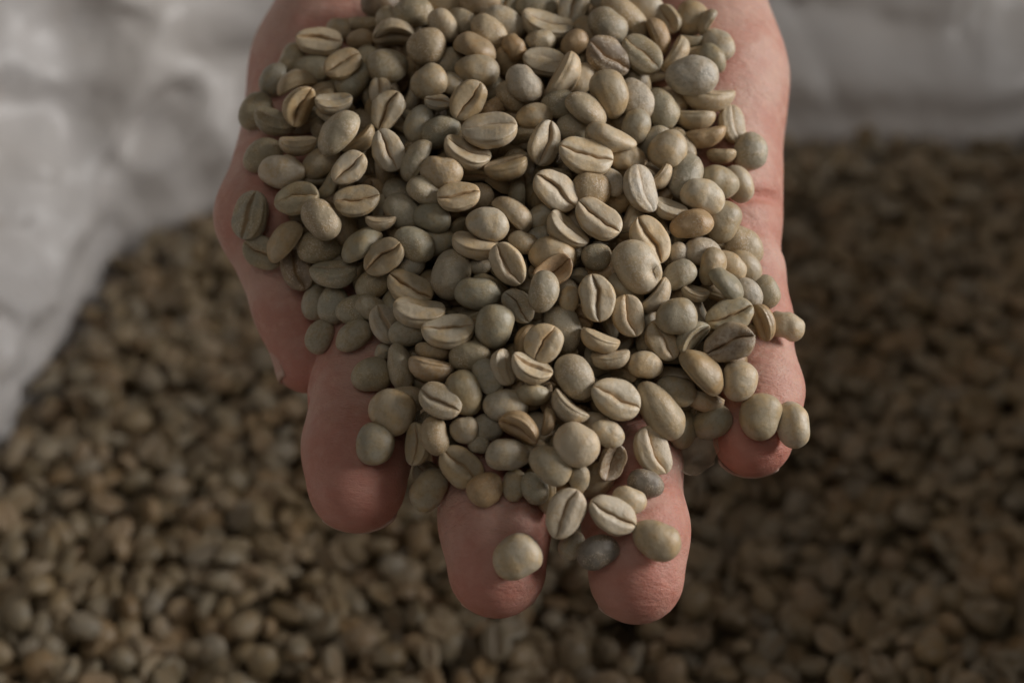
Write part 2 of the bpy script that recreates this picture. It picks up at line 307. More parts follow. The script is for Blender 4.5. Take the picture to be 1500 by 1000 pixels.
# beans: centre (mm, hand frame), turn, half length, width, tone, roll, shape | label
BEANS = """
-39.68 61.91 -20.13 0.258 0.965 -0.018 -0.032 4.84 0.70 p 150 -|grey-tan bean, deep crosswise crease up, nearest the bare root of the thumb
-34.05 55.75 -13.05 0.105 0.957 0.264 -0.057 4.06 0.73 t 170 -|tan bean, seam up, just down and outward of the creased bean nearest the thumb's root
-45.70 58.47 -22.67 0.811 0.109 0.146 0.556 3.79 0.70 o 20 -|olive bean, back up, just down and thumbward of the creased bean nearest the thumb's root
-41.19 56.15 -20.91 0.998 0.000 -0.058 0.000 4.18 0.75 o 0 -|olive bean, back up, just below the creased bean nearest the thumb's root
-49.13 54.07 -21.12 0.865 0.021 -0.036 0.500 3.91 0.70 g 0 -|grey bean, back up, down and thumbward of the creased bean nearest the thumb's root
-43.93 52.27 -16.61 0.743 -0.641 -0.052 0.182 4.25 0.74 t -80 -|tan bean, on edge, just down and thumbward of the creased bean nearest the thumb's root
-42.27 46.89 -10.17 0.375 -0.767 -0.507 0.114 4.28 0.71 t -135 -|tan bean, seam tilted, just up and thumbward of the big olive arched bean
-35.37 47.57 -9.35 0.424 0.902 0.068 -0.042 3.75 0.75 p 130 -|pale bean, seam tilted, just above the big olive arched bean
-25.01 55.37 -13.23 0.998 -0.000 0.062 0.000 4.20 0.84 o 0 -|olive bean, back up, below the dark bean at the top edge
-23.90 62.40 -16.54 0.537 -0.843 -0.004 -0.006 4.51 0.70 t -115 -|tan bean, on edge, just down and outward of the dark bean at the top edge
-31.24 62.47 -21.46 0.964 0.260 -0.029 0.053 3.10 0.70 b 30 -|small orange-tan bean, half turned, farther above the big olive arched bean
-30.68 66.49 -24.26 0.706 0.706 -0.033 0.033 3.68 0.70 t 90 -|tan bean, on edge, just down and thumbward of the dark bean at the top edge
-35.90 65.62 -26.13 0.999 0.000 -0.051 0.000 3.43 0.72 p 0 -|pale bean, back up, just up and outward of the creased bean nearest the thumb's root
-27.26 70.43 -22.83 1.000 0.000 -0.012 0.000 4.34 0.74 x 0 -|dark brown bean cut by the top edge, above the thumb's base
-30.30 58.08 -19.27 0.966 -0.000 0.001 0.259 3.35 0.70 o 0 -|half-buried olive bean, back up, below the dark bean at the top edge
-32.14 52.93 -15.65 0.906 -0.005 0.010 0.423 4.37 0.75 o 0 -|olive bean, back up, just down and outward of the creased bean nearest the thumb's root
-26.33 49.80 -11.27 0.086 0.702 0.704 -0.061 3.26 0.70 p 178 -|pale bean, seam up, pointing downward, up and outward of the big olive arched bean
-52.77 47.30 -19.38 0.872 0.047 0.096 0.477 4.29 0.73 o 10 -|olive bean, back up, up and thumbward of the wrinkled grey bean by the thumb
-47.68 44.51 -14.08 0.412 0.894 -0.147 -0.096 4.47 0.72 o 130 -|olive bean, seam tilted, just above the wrinkled grey bean by the thumb
-42.34 39.10 -7.91 0.500 0.860 0.074 -0.075 3.73 0.75 p 120 -|pale bean, seam tilted, just up and outward of the wrinkled grey bean by the thumb
-33.67 40.46 -4.29 0.861 -0.332 -0.197 0.332 5.21 0.70 g -45 -|big olive-grey bean, arched back up, on the thumb side of the heap
-30.22 39.75 -6.80 0.528 0.792 0.207 0.228 3.98 0.70 t 110 -|tan bean, on edge, just on the little-finger side of the big olive arched bean
-31.47 33.44 -1.31 0.041 0.923 0.383 -0.008 3.90 0.70 p 176 -|pale bean, seam up, just below the big olive arched bean
-45.38 33.39 -7.52 0.983 0.151 -0.101 -0.028 4.89 0.70 s 18 R|wrinkled silvery grey bean, rounded back up, beside the thumb's base
-41.68 27.65 -2.66 0.095 0.987 0.076 0.105 4.55 0.70 o 168 -|olive bean, seam up, just down and outward of the wrinkled grey bean by the thumb
-49.97 37.24 -12.23 0.966 -0.001 0.003 0.259 4.31 0.73 o 0 -|olive bean, back up, just up and thumbward of the wrinkled grey bean by the thumb
-37.65 35.22 -8.11 0.952 -0.166 -0.052 0.254 4.12 0.70 t -20 -|tan bean, back up, just down and thumbward of the big olive arched bean
-36.32 30.94 -7.21 0.641 0.579 0.406 0.299 3.21 0.71 o 90 -|half-buried olive bean, on edge, just below the big olive arched bean
-29.76 27.13 -0.09 0.150 0.985 0.090 -0.014 4.51 0.70 t 163 -|tan bean, seam up, below the big olive arched bean
-24.44 45.53 -6.80 0.016 0.857 0.515 0.006 4.23 0.72 p 178 R|pale bean, seam up, up and outward of the big olive arched bean
-23.93 37.01 -2.39 0.030 0.843 -0.537 -0.018 4.29 0.71 p 176 -|pale bean, seam up, just on the little-finger side of the big olive arched bean
-51.78 24.95 -7.94 0.165 0.791 0.559 0.183 5.02 0.75 o 152 -|olive bean standing on end against the thumb, seam along its face
-36.71 23.47 -0.10 0.902 -0.043 -0.093 -0.420 4.51 0.71 t 0 -|tan bean, back up, up and outward of the dark bean against the thumb
-44.42 19.34 -4.88 0.815 -0.393 -0.246 0.347 4.71 0.72 t -55 -|tan bean, half turned, just up and thumbward of the dark bean against the thumb
-49.38 17.59 -8.84 0.006 0.965 -0.258 -0.043 4.26 0.75 o 178 -|olive bean, seam up, just up and thumbward of the dark bean against the thumb
-42.22 14.12 -7.10 0.072 0.815 -0.574 0.026 4.49 0.71 x 175 -|dark brown flat-faced bean wedged in shade against the thumb
-37.65 18.29 -5.12 1.000 -0.000 -0.027 -0.000 4.46 0.72 o 0 -|olive bean, back up, just up and outward of the dark bean against the thumb
-34.46 13.47 -2.03 0.482 0.870 -0.050 0.091 4.79 0.72 o 122 -|olive bean, seam tilted, just on the little-finger side of the dark bean against the thumb
-28.83 18.35 -0.05 0.821 -0.454 -0.100 0.333 4.51 0.73 o -55 -|olive bean, half turned, on the little-finger side of the dark bean against the thumb
-24.34 16.05 3.30 0.057 0.936 0.334 0.097 4.33 0.73 t 170 -|tan bean, seam up, on the little-finger side of the dark bean against the thumb
-25.16 23.19 0.02 0.587 0.808 -0.029 0.039 3.00 0.71 p 108 -|small pale bean, on edge, farther down and outward of the big olive arched bean
-38.80 7.81 -7.69 0.764 -0.051 0.061 0.641 3.73 0.70 o 0 -|olive bean, back up, farther down and outward of the bean standing against the thumb
-34.80 7.17 -3.75 0.763 -0.068 -0.054 0.640 3.93 0.75 o -10 -|olive bean, back up, just down and outward of the dark bean against the thumb
-37.32 1.06 -3.69 0.841 -0.039 0.061 0.536 3.68 0.71 o 0 -|olive bean, back up, below the dark bean against the thumb
-30.03 6.06 -1.36 0.996 -0.003 0.029 0.087 4.15 0.73 o 0 -|olive bean, back up, down and outward of the dark bean against the thumb
-30.34 1.05 0.58 0.916 -0.261 -0.031 0.303 3.87 0.71 o -30 -|olive bean, half turned, up and thumbward of the ball on the index finger
-24.00 3.24 2.77 0.317 0.780 -0.530 -0.106 4.09 0.70 s 142 -|silvery bean, seam tilted, on the thumb side of the cream bean tipped like a boat
-17.41 5.76 6.26 0.460 0.885 -0.058 -0.040 5.01 0.70 p 125 -|large pale bean, seam tilted, above the seamed bean by the index finger
-11.91 2.03 8.97 0.342 0.939 0.025 0.007 4.96 0.71 P 140 -|cream bean tipped like a boat, hollow seam facing up, mid heap on thumb side
-19.56 1.80 4.92 0.988 -0.010 0.077 0.130 3.81 0.74 o 0 -|olive bean, back up, up and thumbward of the seamed bean by the index finger
-19.47 10.12 2.58 0.208 0.943 -0.259 -0.026 4.71 0.72 t 156 -|tan bean, seam up, up and thumbward of the cream bean tipped like a boat
-11.53 12.69 3.14 0.809 -0.012 0.017 0.588 4.95 0.74 g 0 -|large grey bean, back up, above the cream bean tipped like a boat
-6.53 8.96 6.43 0.995 -0.004 -0.092 -0.043 4.40 0.70 o 0 -|olive bean, back up, just down and thumbward of the bean with the cracked seam
-10.12 27.63 2.74 0.172 0.982 0.065 0.035 4.21 0.70 P 160 -|cream bean, seam up, down and thumbward of the big cream bean
-4.63 22.14 4.79 0.991 -0.005 -0.037 -0.130 4.18 0.75 p 0 -|pale bean, back up, just up and thumbward of the bean with the cracked seam
-6.97 18.46 4.11 0.503 0.852 -0.149 -0.002 4.56 0.71 P 120 -|cream bean, seam tilted, just up and thumbward of the bean with the cracked seam
-0.76 14.37 8.08 0.161 -0.858 0.487 -0.014 4.37 0.70 p -163 -|grey-tan bean, flat face up, its seam open with a cracked edge
0.00 24.18 2.12 0.714 -0.610 0.202 -0.277 4.47 0.71 t -80 -|tan bean, on edge, just down and thumbward of the slanting seamed bean
2.07 18.75 3.67 0.980 0.017 0.099 -0.173 2.96 0.70 t 0 -|small tan bean, back up, just up and outward of the bean with the cracked seam
7.74 16.25 4.29 0.996 0.002 0.019 -0.087 4.68 0.73 p 0 -|pale bean, back up, just above the orange-brown hollow bean
7.78 13.14 7.28 0.023 0.953 0.301 -0.016 3.90 0.71 B 178 H|hollow orange-brown bean half hidden behind the upright grey egg
5.80 9.20 10.53 0.766 -0.019 0.022 0.643 3.97 0.70 g 0 -|smooth grey egg-shaped bean standing upright at the middle of the heap
1.14 6.61 8.10 0.149 -0.893 0.423 -0.029 3.64 0.71 g -163 -|grey bean, seam up, just down and thumbward of the upright grey egg
-3.28 2.78 9.89 0.817 0.042 -0.060 0.572 4.22 0.84 o 0 -|olive bean, back up, just on the thumb side of the pinkish round bean
5.76 -0.38 12.29 0.024 0.866 0.499 0.028 3.82 0.92 P 176 -|round pinkish-cream bean, flat face up, just above the heap's lower half
9.55 2.29 7.68 0.818 -0.031 -0.045 -0.573 4.62 0.72 g 0 -|grey bean, back up, just up and outward of the pinkish round bean
15.64 8.07 10.26 0.026 0.766 -0.643 0.004 4.46 0.75 P 178 -|two-lobed cream bean standing upright, seam up, below the fat folded bean
21.67 4.69 9.02 0.093 0.787 -0.609 0.035 4.11 0.75 P 174 -|cream bean, seam up, just down and outward of the two-lobed cream bean
16.25 0.50 10.60 0.617 0.762 -0.070 -0.185 3.85 0.73 p 100 -|pale bean, on edge, just below the two-lobed cream bean
18.22 -2.78 9.33 0.605 0.793 -0.002 0.074 3.75 0.74 t 105 -|tan bean, on edge, just above the cream bean above the ring finger
23.38 13.93 6.84 0.886 0.017 0.032 -0.461 5.49 0.76 p 0 T|very large smooth bean, rounded back up with a dent near its lower end
26.92 8.59 5.89 0.656 0.625 0.257 0.337 3.92 0.71 p 85 -|pale bean, on edge, just up and thumbward of the big smooth grey ball
15.97 15.97 4.74 0.997 -0.000 0.078 -0.000 2.89 0.90 o 0 -|small olive bean, back up, just below the fat folded bean
10.45 21.04 4.14 0.423 0.838 -0.288 -0.186 4.56 0.71 p 125 -|pale bean, seam tilted, just on the thumb side of the fat folded bean
16.24 23.20 4.48 0.148 0.931 -0.331 0.030 4.92 0.70 P 165 -|fat cream bean folded in two lobes, seam up, above the big dented bean
8.31 28.68 2.60 0.100 0.938 -0.313 -0.110 4.83 0.74 P 165 -|cream bean with a long slanting seam, above the fat folded bean
15.17 29.04 0.48 0.992 0.008 0.093 -0.087 3.87 0.90 t 0 -|tan bean, back up, just above the fat folded bean
14.14 35.62 0.18 0.187 0.971 -0.102 -0.106 5.38 0.71 P 157 -|long cream bean with a wavy crosswise seam, flat face up, upper heap
6.33 38.22 -1.57 0.183 -0.772 -0.588 0.158 4.53 0.70 p -152 -|pale bean, seam up, just on the thumb side of the long cream bean
-4.33 40.85 -0.66 0.314 0.946 0.001 0.079 5.52 0.71 P 143 -|biggest cream bean, creased face up along a straight tan seam, high on the heap
-8.66 47.06 -4.72 0.183 -0.867 -0.464 0.024 4.33 0.73 t -160 -|tan bean, seam up, just up and thumbward of the big cream bean
-8.70 36.63 -1.48 0.398 0.893 -0.135 -0.160 4.78 0.75 P 130 -|cream bean, seam tilted, just down and thumbward of the big cream bean
-1.18 33.77 -0.79 0.497 0.858 0.118 0.056 4.27 0.71 t 120 -|tan bean, seam tilted, just down and outward of the big cream bean
-13.65 32.54 -0.35 0.993 0.084 -0.070 -0.038 4.26 0.75 t 10 -|tan bean, back up, down and thumbward of the big cream bean
-16.55 28.63 -0.59 0.912 -0.310 0.161 -0.216 4.01 0.74 o -40 -|olive bean, half turned, slanting like a backslash, down and thumbward of the big cream bean
-18.39 34.93 -2.65 0.693 -0.504 -0.274 0.436 4.55 0.73 o -70 -|olive bean, half turned, down and thumbward of the big cream bean
-18.31 42.81 -7.44 0.819 -0.008 0.012 0.574 3.99 0.70 g 0 -|grey bean, back up, on the thumb side of the big cream bean
-13.92 41.10 -5.88 0.966 0.007 -0.025 0.259 4.09 0.72 o 0 -|olive bean, back up, just on the thumb side of the big cream bean
-16.45 51.23 -7.89 0.966 0.005 -0.018 0.259 3.86 0.84 t 0 -|tan bean, back up, up and thumbward of the big cream bean
-17.07 58.84 -11.43 0.983 0.009 -0.054 0.173 4.04 0.92 t 0 -|tan bean, back up, down and outward of the dark bean at the top edge
-7.51 58.29 -11.39 0.831 -0.504 0.026 -0.234 4.56 0.71 b -60 -|orange-tan bean, half turned, on the thumb side of the cream bean at the heap's top
-6.91 53.66 -9.29 0.994 0.005 0.079 -0.070 4.53 0.72 t 0 -|tan bean, back up, above the big cream bean
2.41 50.56 -6.39 0.924 -0.003 -0.006 -0.383 4.23 0.74 s 0 -|silvery bean, back up, up and outward of the big cream bean
-4.69 62.45 -14.21 0.921 -0.077 0.043 -0.380 4.21 0.73 t -10 -|tan bean, back up, on the thumb side of the cream bean at the heap's top
-1.67 64.76 -17.12 0.976 -0.008 -0.036 -0.216 4.65 0.71 p 0 -|pale bean, back up, farther above the big cream bean
-13.84 63.94 -15.32 0.868 0.256 -0.063 -0.420 3.83 0.70 p 30 -|pale bean, half turned, on the little-finger side of the dark bean at the top edge
-10.50 65.53 -18.72 0.961 -0.026 -0.096 -0.258 3.61 0.75 g 0 -|grey bean, back up, on the little-finger side of the dark bean at the top edge
-20.30 67.35 -18.72 1.000 0.000 -0.027 0.000 4.28 0.70 o 0 -|olive bean, back up, farther up and thumbward of the big cream bean
-14.70 70.27 -21.55 0.995 -0.000 -0.098 -0.000 4.86 0.71 t 0 -|half-buried tan bean, back up, farther above the big cream bean
-6.75 70.18 -20.02 0.857 0.502 -0.025 0.115 4.57 0.70 b 60 -|orange-tan bean, half turned, farther above the big cream bean
-0.85 70.13 -21.58 0.070 0.814 0.572 -0.070 3.11 0.72 o 178 -|half-buried olive bean, seam up, farther up and thumbward of the dark crumbly bean
7.22 64.58 -16.35 0.399 0.907 -0.106 -0.083 5.44 0.74 P 132 -|cream bean tipped open with a gaping seam at the heap's top
12.58 68.23 -18.30 0.006 0.819 0.573 0.022 4.14 0.74 g 178 -|grey bean, seam up, just up and outward of the cream bean at the heap's top
5.09 69.28 -21.54 1.000 0.000 0.005 -0.000 4.46 0.71 o 0 -|olive bean, back up, just up and thumbward of the cream bean at the heap's top
5.78 60.54 -13.63 0.997 -0.000 0.078 -0.000 3.15 0.70 g 0 -|small grey bean, back up, just below the cream bean at the heap's top
6.54 55.87 -10.89 0.261 0.956 -0.134 -0.003 4.42 0.75 p 150 -|pale bean, seam tilted, just below the cream bean at the heap's top
9.84 52.41 -7.71 0.558 0.650 0.405 0.319 5.15 0.73 p 100 -|large pale bean, on edge, just on the thumb side of the dark crumbly bean
12.51 60.09 -13.47 0.927 0.150 0.095 0.330 3.28 0.72 b 20 -|orange-tan bean, back up, just down and outward of the cream bean at the heap's top
16.00 62.88 -16.84 0.939 -0.010 -0.028 -0.342 3.99 0.73 t 0 -|half-buried tan bean, back up, just up and thumbward of the dark crumbly bean
19.31 63.71 -14.29 0.940 0.001 0.004 -0.342 4.35 0.75 g 0 -|grey bean, back up, just above the dark crumbly bean
23.04 66.17 -17.85 0.922 0.021 0.051 -0.382 6.13 0.50 t 0 -|large tan bean, back up, just above the dark crumbly bean
19.15 56.49 -9.88 0.074 0.948 -0.289 -0.113 4.93 0.75 x 168 R|dark crumbly-faced bean, shrivelled flat side up, near the heap's top
25.91 57.27 -11.08 0.124 0.913 -0.387 0.027 4.82 0.71 o 168 -|olive bean, seam up, just on the little-finger side of the dark crumbly bean
29.34 61.59 -15.34 0.658 -0.485 0.424 -0.390 4.10 0.70 b -80 -|orange-tan bean, on edge, just on the little-finger side of the dark crumbly bean
32.01 65.98 -18.24 0.246 -0.827 0.437 -0.254 3.34 0.73 t -140 -|tan bean, seam tilted, up and thumbward of the silvery bean by the bare palm
27.99 68.36 -20.05 0.905 0.022 0.048 -0.422 4.30 0.74 p 0 -|pale bean, back up, up and outward of the dark crumbly bean
36.91 66.37 -19.34 0.764 -0.042 0.050 0.641 3.75 0.90 t 0 -|tan bean, back up, above the silvery bean by the bare palm
39.85 65.06 -17.25 0.686 -0.526 -0.371 0.340 2.93 0.74 t -80 -|half-buried tan bean, on edge, above the silvery bean by the bare palm
36.97 61.80 -17.62 0.643 0.766 -0.011 0.013 2.80 0.70 o 100 -|half-buried olive bean, on edge, just above the silvery bean by the bare palm
36.63 59.05 -17.13 0.643 0.758 0.109 0.006 2.93 0.70 t 100 -|half-buried tan bean, on edge, just above the silvery bean by the bare palm
41.87 60.38 -16.83 0.902 -0.043 -0.092 -0.420 3.85 0.75 p 0 -|pale bean, back up, just up and outward of the silvery bean by the bare palm
40.50 57.23 -14.97 0.939 0.009 0.025 -0.342 3.43 0.71 o 0 -|olive bean, back up, just up and outward of the silvery bean by the bare palm
32.91 58.08 -15.11 0.607 0.617 0.404 0.298 4.09 0.75 p 95 -|pale bean, on edge, just up and thumbward of the silvery bean by the bare palm
35.80 52.62 -9.55 0.996 0.087 0.000 -0.026 5.31 0.73 s 10 -|large silvery grey bean, back up, near the bare palm below the wrist
39.29 49.60 -13.23 0.640 0.766 -0.003 -0.064 5.64 0.75 t 100 -|large tan bean, on edge, up and thumbward of the bean on the bare palm edge
36.63 44.84 -11.78 0.706 0.706 -0.040 0.040 4.18 0.75 t 90 -|tan bean, on edge, just below the silvery bean by the bare palm
38.49 41.35 -10.35 0.635 0.765 0.026 0.104 4.16 0.74 b 100 -|orange-tan bean, on edge, below the silvery bean by the bare palm
44.56 43.60 -13.51 0.222 0.761 -0.594 -0.136 4.20 0.72 p 150 -|pale bean, seam tilted, just up and thumbward of the bean on the bare palm edge
47.81 38.08 -12.39 0.764 0.043 -0.051 0.641 3.92 0.88 g 0 -|round grey bean lying apart on the bare palm edge, below the wrist
41.83 37.34 -10.89 0.766 0.642 -0.025 0.021 2.99 0.71 t 80 -|small tan bean, on edge, below the silvery bean by the bare palm
19.10 48.34 -5.20 0.825 0.052 0.078 -0.557 4.97 0.72 t 0 -|tan bean, back up, just below the dark crumbly bean
24.52 47.57 -7.72 0.843 0.008 0.013 -0.537 4.63 0.72 s 0 -|silvery bean, back up, just up and outward of the spiky fragment
29.52 46.17 -9.08 0.843 -0.018 -0.028 -0.537 4.40 0.73 o 0 -|olive bean, back up, just down and thumbward of the silvery bean by the bare palm
24.22 42.01 -5.74 0.818 0.027 -0.039 0.573 3.71 0.73 g 0 -|grey bean, back up, just up and outward of the spiky fragment
14.36 44.79 -3.92 0.873 -0.375 0.208 -0.233 4.70 0.70 t -50 -|tan bean, half turned, just up and thumbward of the spiky fragment
13.48 52.15 -10.65 0.940 0.004 -0.011 0.342 4.03 0.73 p 0 -|pale bean, back up, just down and thumbward of the dark crumbly bean
4.40 43.86 -4.75 0.994 -0.004 0.100 0.043 3.69 0.70 t 0 -|tan bean, back up, just on the little-finger side of the big cream bean
9.24 46.46 -5.96 0.996 -0.000 0.003 0.087 3.71 0.75 o 0 -|olive bean, back up, up and thumbward of the long cream bean
0.41 48.63 -9.23 0.966 0.001 0.004 -0.259 3.88 0.75 t 0 -|tan bean, back up, just up and outward of the big cream bean
0.41 59.09 -12.61 0.903 0.035 0.075 -0.421 2.88 0.73 b 0 R|small orange-tan bean, back up, above the big cream bean
-11.66 50.98 -9.50 0.984 0.009 0.050 -0.173 3.11 0.71 p 0 -|half-buried pale bean, back up, up and thumbward of the big cream bean
-14.64 47.15 -6.86 0.298 0.950 -0.078 -0.042 2.69 0.70 p 145 -|small pale bean, seam tilted, up and thumbward of the big cream bean
-12.77 55.90 -13.15 0.940 0.005 -0.014 0.342 3.80 0.75 g 0 -|grey bean, back up, up and thumbward of the big cream bean
12.47 42.09 -6.24 0.997 -0.000 0.079 0.000 3.97 0.75 o 0 -|olive bean, back up, just above the long cream bean
19.03 39.25 -2.29 0.915 0.376 -0.073 -0.130 5.17 0.50 P 45 K|pale broken fragment drawn out to a thin spike
22.37 35.81 -4.37 0.992 0.008 0.088 -0.087 3.69 0.72 p 0 R|pale bean, back up, just down and outward of the spiky fragment
19.21 30.65 -1.07 0.903 -0.038 -0.082 -0.421 3.14 0.70 s 0 -|silvery bean, back up, just on the thumb side of the silvery standing bean
24.81 29.12 0.93 0.254 0.779 -0.551 -0.161 4.86 0.72 s 145 -|silvery creased bean standing upright on the upper little-finger side
30.42 37.33 -3.78 0.906 -0.002 0.004 0.423 4.06 0.90 p 0 -|pale bean, back up, just up and outward of the silvery standing bean
33.81 32.21 -4.28 0.816 -0.054 0.077 0.571 4.70 0.70 o 0 -|olive bean, back up, just on the little-finger side of the silvery standing bean
28.77 32.09 -3.25 0.624 0.656 0.265 0.332 3.29 0.71 p 90 -|half-buried pale bean, on edge, just up and outward of the silvery standing bean
40.86 31.32 -7.04 0.983 0.011 0.063 -0.173 4.11 0.75 g 0 -|grey bean, back up, just down and thumbward of the bean on the bare palm edge
44.99 31.26 -10.15 0.831 0.242 -0.098 -0.491 4.02 0.75 p 30 -|pale bean, half turned, just below the bean on the bare palm edge
36.92 27.82 -1.67 0.975 0.010 0.044 -0.216 4.53 0.74 P 0 -|cream bean, back up, on the little-finger side of the silvery standing bean
40.76 23.23 -3.59 0.793 -0.017 0.022 0.609 4.31 0.86 g 0 -|grey bean, back up, below the bean on the bare palm edge
45.04 18.58 -5.45 0.909 0.040 0.090 -0.405 4.72 0.72 t 0 -|tan bean, back up, up and thumbward of the bean overhanging the little finger
34.42 22.25 0.34 0.921 -0.378 -0.066 0.067 4.25 0.71 b -45 -|orange-tan bean, half turned, down and outward of the silvery standing bean
30.48 25.62 -0.74 0.419 0.891 -0.166 -0.054 3.39 0.72 p 130 -|pale bean, seam tilted, just down and outward of the silvery standing bean
26.12 19.13 3.66 0.092 0.837 -0.539 0.015 4.94 0.71 P 172 -|large cream bean, seam up, just up and outward of the big dented bean
31.89 16.60 0.70 0.704 0.066 -0.066 0.704 2.50 0.71 s 0 -|half-buried silvery bean, back up, just on the little-finger side of the big dented bean
31.53 12.53 3.83 0.964 0.016 -0.058 0.258 3.58 0.73 o 0 -|olive bean, back up, just above the big smooth grey ball
34.69 9.45 3.35 0.484 0.861 -0.070 -0.140 2.84 0.71 p 120 -|small pale bean, seam tilted, just up and outward of the big smooth grey ball
36.68 17.03 0.10 0.994 0.006 0.071 -0.087 3.88 0.71 s 0 -|silvery bean, back up, on the little-finger side of the big dented bean
38.01 14.19 1.84 0.700 0.310 0.161 0.623 3.85 0.72 t 40 -|tan bean, half turned, up and outward of the big smooth grey ball
40.46 10.60 3.67 0.804 -0.455 0.209 -0.321 4.07 0.71 o -60 -|olive bean, half turned, above the dark rough bean
41.69 14.38 -1.84 0.926 0.162 -0.063 -0.336 3.91 0.74 P 20 -|cream bean, back up, up and outward of the big smooth grey ball
45.19 14.49 -3.88 0.935 0.089 -0.011 -0.342 4.06 0.70 p 10 -|pale bean, back up, up and thumbward of the bean overhanging the little finger
45.47 9.20 -0.76 0.906 0.014 0.030 -0.422 3.51 0.70 s 0 -|silvery bean, back up, just up and thumbward of the bean overhanging the little finger
49.59 9.70 -3.95 0.793 -0.025 -0.032 -0.608 3.43 0.71 o 0 -|olive bean, back up, just up and thumbward of the bean overhanging the little finger
30.51 4.56 9.28 0.994 -0.004 0.096 0.043 3.99 0.88 g 0 -|big smooth grey ball of a bean on the little-finger side
27.97 0.13 8.12 0.117 0.858 -0.497 -0.059 4.13 0.70 p 165 -|pale bean, seam up, just down and thumbward of the big smooth grey ball
40.99 4.88 5.27 0.090 0.980 0.175 -0.011 4.66 0.70 o 170 -|olive bean, seam up, just above the dark rough bean
47.85 3.65 1.36 0.423 -0.701 0.508 -0.267 3.74 0.70 b -120 -|orange-tan bean, seam tilted, just on the thumb side of the bean overhanging the little finger
52.79 3.04 -1.92 0.989 -0.009 -0.066 -0.130 3.78 0.70 P 0 R|rough pale bean overhanging the outer edge of the little finger
40.41 -0.38 9.08 0.053 0.979 0.166 0.102 4.96 0.70 x 172 R|dark rough bean, flat face up, above the bare little finger
33.73 0.51 7.79 0.460 -0.781 -0.374 0.197 3.89 0.75 o -120 -|olive bean, seam tilted, just down and outward of the big smooth grey ball
34.88 -5.96 8.74 0.759 -0.525 0.266 -0.279 5.21 0.72 t -72 -|big hooked tan bean, arched back outward, above the little finger
42.38 -7.38 7.84 0.764 -0.042 0.051 0.641 3.89 0.84 p 0 -|pale bean, back up, just below the dark rough bean
46.42 -14.03 7.33 0.776 -0.030 0.037 0.629 4.51 0.84 g 0 -|grey oval bean lying on the little finger beside a pale half-turned one
52.61 -15.62 6.31 0.767 0.118 -0.197 -0.599 4.52 0.72 P 25 -|cream bean, half turned, just on the little-finger side of the little finger's grey oval
30.63 -9.19 7.14 0.981 0.015 0.085 -0.173 4.02 0.70 g 0 -|grey bean, back up, just up and outward of the long thin bean
27.32 -12.77 9.51 0.885 0.029 0.056 -0.461 6.28 0.55 t 0 -|longest thin bean, stretched between the ring finger and little finger
18.90 -10.32 13.98 0.152 0.961 -0.199 -0.113 4.87 0.75 P 160 -|cream bean with a slanting seam, flat face up, above the ring finger
26.02 -20.11 11.17 0.158 0.828 -0.527 -0.107 4.80 0.72 P 158 -|slim cream bean, flat face up, hanging down toward the ring finger
17.38 -16.76 14.30 0.950 0.026 0.083 -0.300 3.32 0.70 P 0 -|cream bean, back up, just on the little-finger side of the large ball near the fingertips
11.50 -18.47 18.14 0.949 -0.029 -0.090 -0.299 4.32 0.90 p 0 -|large round pale ball of a bean just above the middle and ring fingertips
10.42 -11.79 14.55 0.657 0.667 -0.313 -0.162 4.03 0.72 p 95 -|pale bean, on edge, just above the large ball near the fingertips
6.33 -14.64 14.60 0.493 0.585 0.398 0.507 2.61 0.73 b 90 -|half-buried orange-tan bean, on edge, just up and thumbward of the large ball near the fingertips
6.87 -22.20 17.51 0.932 -0.019 -0.048 -0.358 4.22 0.74 g 0 -|grey bean, back up, just down and thumbward of the large ball near the fingertips
18.30 -22.03 13.69 0.172 -0.800 -0.572 0.057 3.57 0.70 x -160 H|dark brown bean, seam up, just down and outward of the large ball near the fingertips
12.18 -24.74 16.58 0.736 0.044 -0.048 0.674 2.59 0.70 g 0 -|small grey bean, back up, just below the large ball near the fingertips
24.52 -26.02 12.37 0.985 0.002 0.014 -0.174 3.46 0.73 d 0 -|dark grey bean, back up, just below the slim cream bean
-13.06 -10.82 13.88 0.092 0.957 -0.263 0.075 4.28 0.71 p 172 -|pale bean, seam up, beside the ball on the index finger
-8.77 -9.53 11.88 0.793 0.012 0.015 -0.609 4.43 0.74 o 0 -|olive bean, back up, below the cream bean tipped like a boat
-4.39 -6.53 11.48 0.864 0.040 -0.104 -0.492 3.72 0.71 o 10 -|olive bean, back up, up and outward of the seamed bean by the index finger
-1.13 -11.76 12.35 0.983 -0.172 0.044 -0.036 4.30 0.72 p -20 -|pale bean, back up, on the little-finger side of the seamed bean by the index finger
1.48 -15.71 15.22 0.383 -0.882 0.193 -0.196 4.02 0.70 b -130 -|orange-tan bean, seam tilted, on the thumb side of the large ball near the fingertips
-8.74 -16.11 12.86 0.999 0.000 -0.040 0.000 2.74 0.90 t 0 -|small tan bean, back up, on the little-finger side of the ball on the index finger
-6.13 -18.78 12.19 0.996 0.000 0.092 -0.000 2.03 0.90 o 0 -|half-buried olive bean, back up, down and outward of the seamed bean by the index finger
-9.36 -22.84 12.96 0.095 0.929 -0.356 -0.045 4.53 0.75 t 168 -|tan bean, seam up, below the seamed bean by the index finger
-0.74 -20.56 14.96 0.998 -0.000 0.065 -0.000 4.14 0.70 p 0 -|pale bean, back up, on the thumb side of the large ball near the fingertips
-4.78 -16.10 10.93 0.984 -0.006 0.033 0.174 3.60 0.75 g 0 -|grey bean, back up, down and outward of the seamed bean by the index finger
3.99 -9.60 13.32 0.905 0.423 0.003 -0.049 3.21 0.73 o 50 -|olive bean, half turned, just below the pinkish round bean
-14.10 -17.22 13.00 0.792 -0.039 -0.051 -0.607 3.69 0.70 t 0 -|tan bean, back up, just below the seamed bean by the index finger
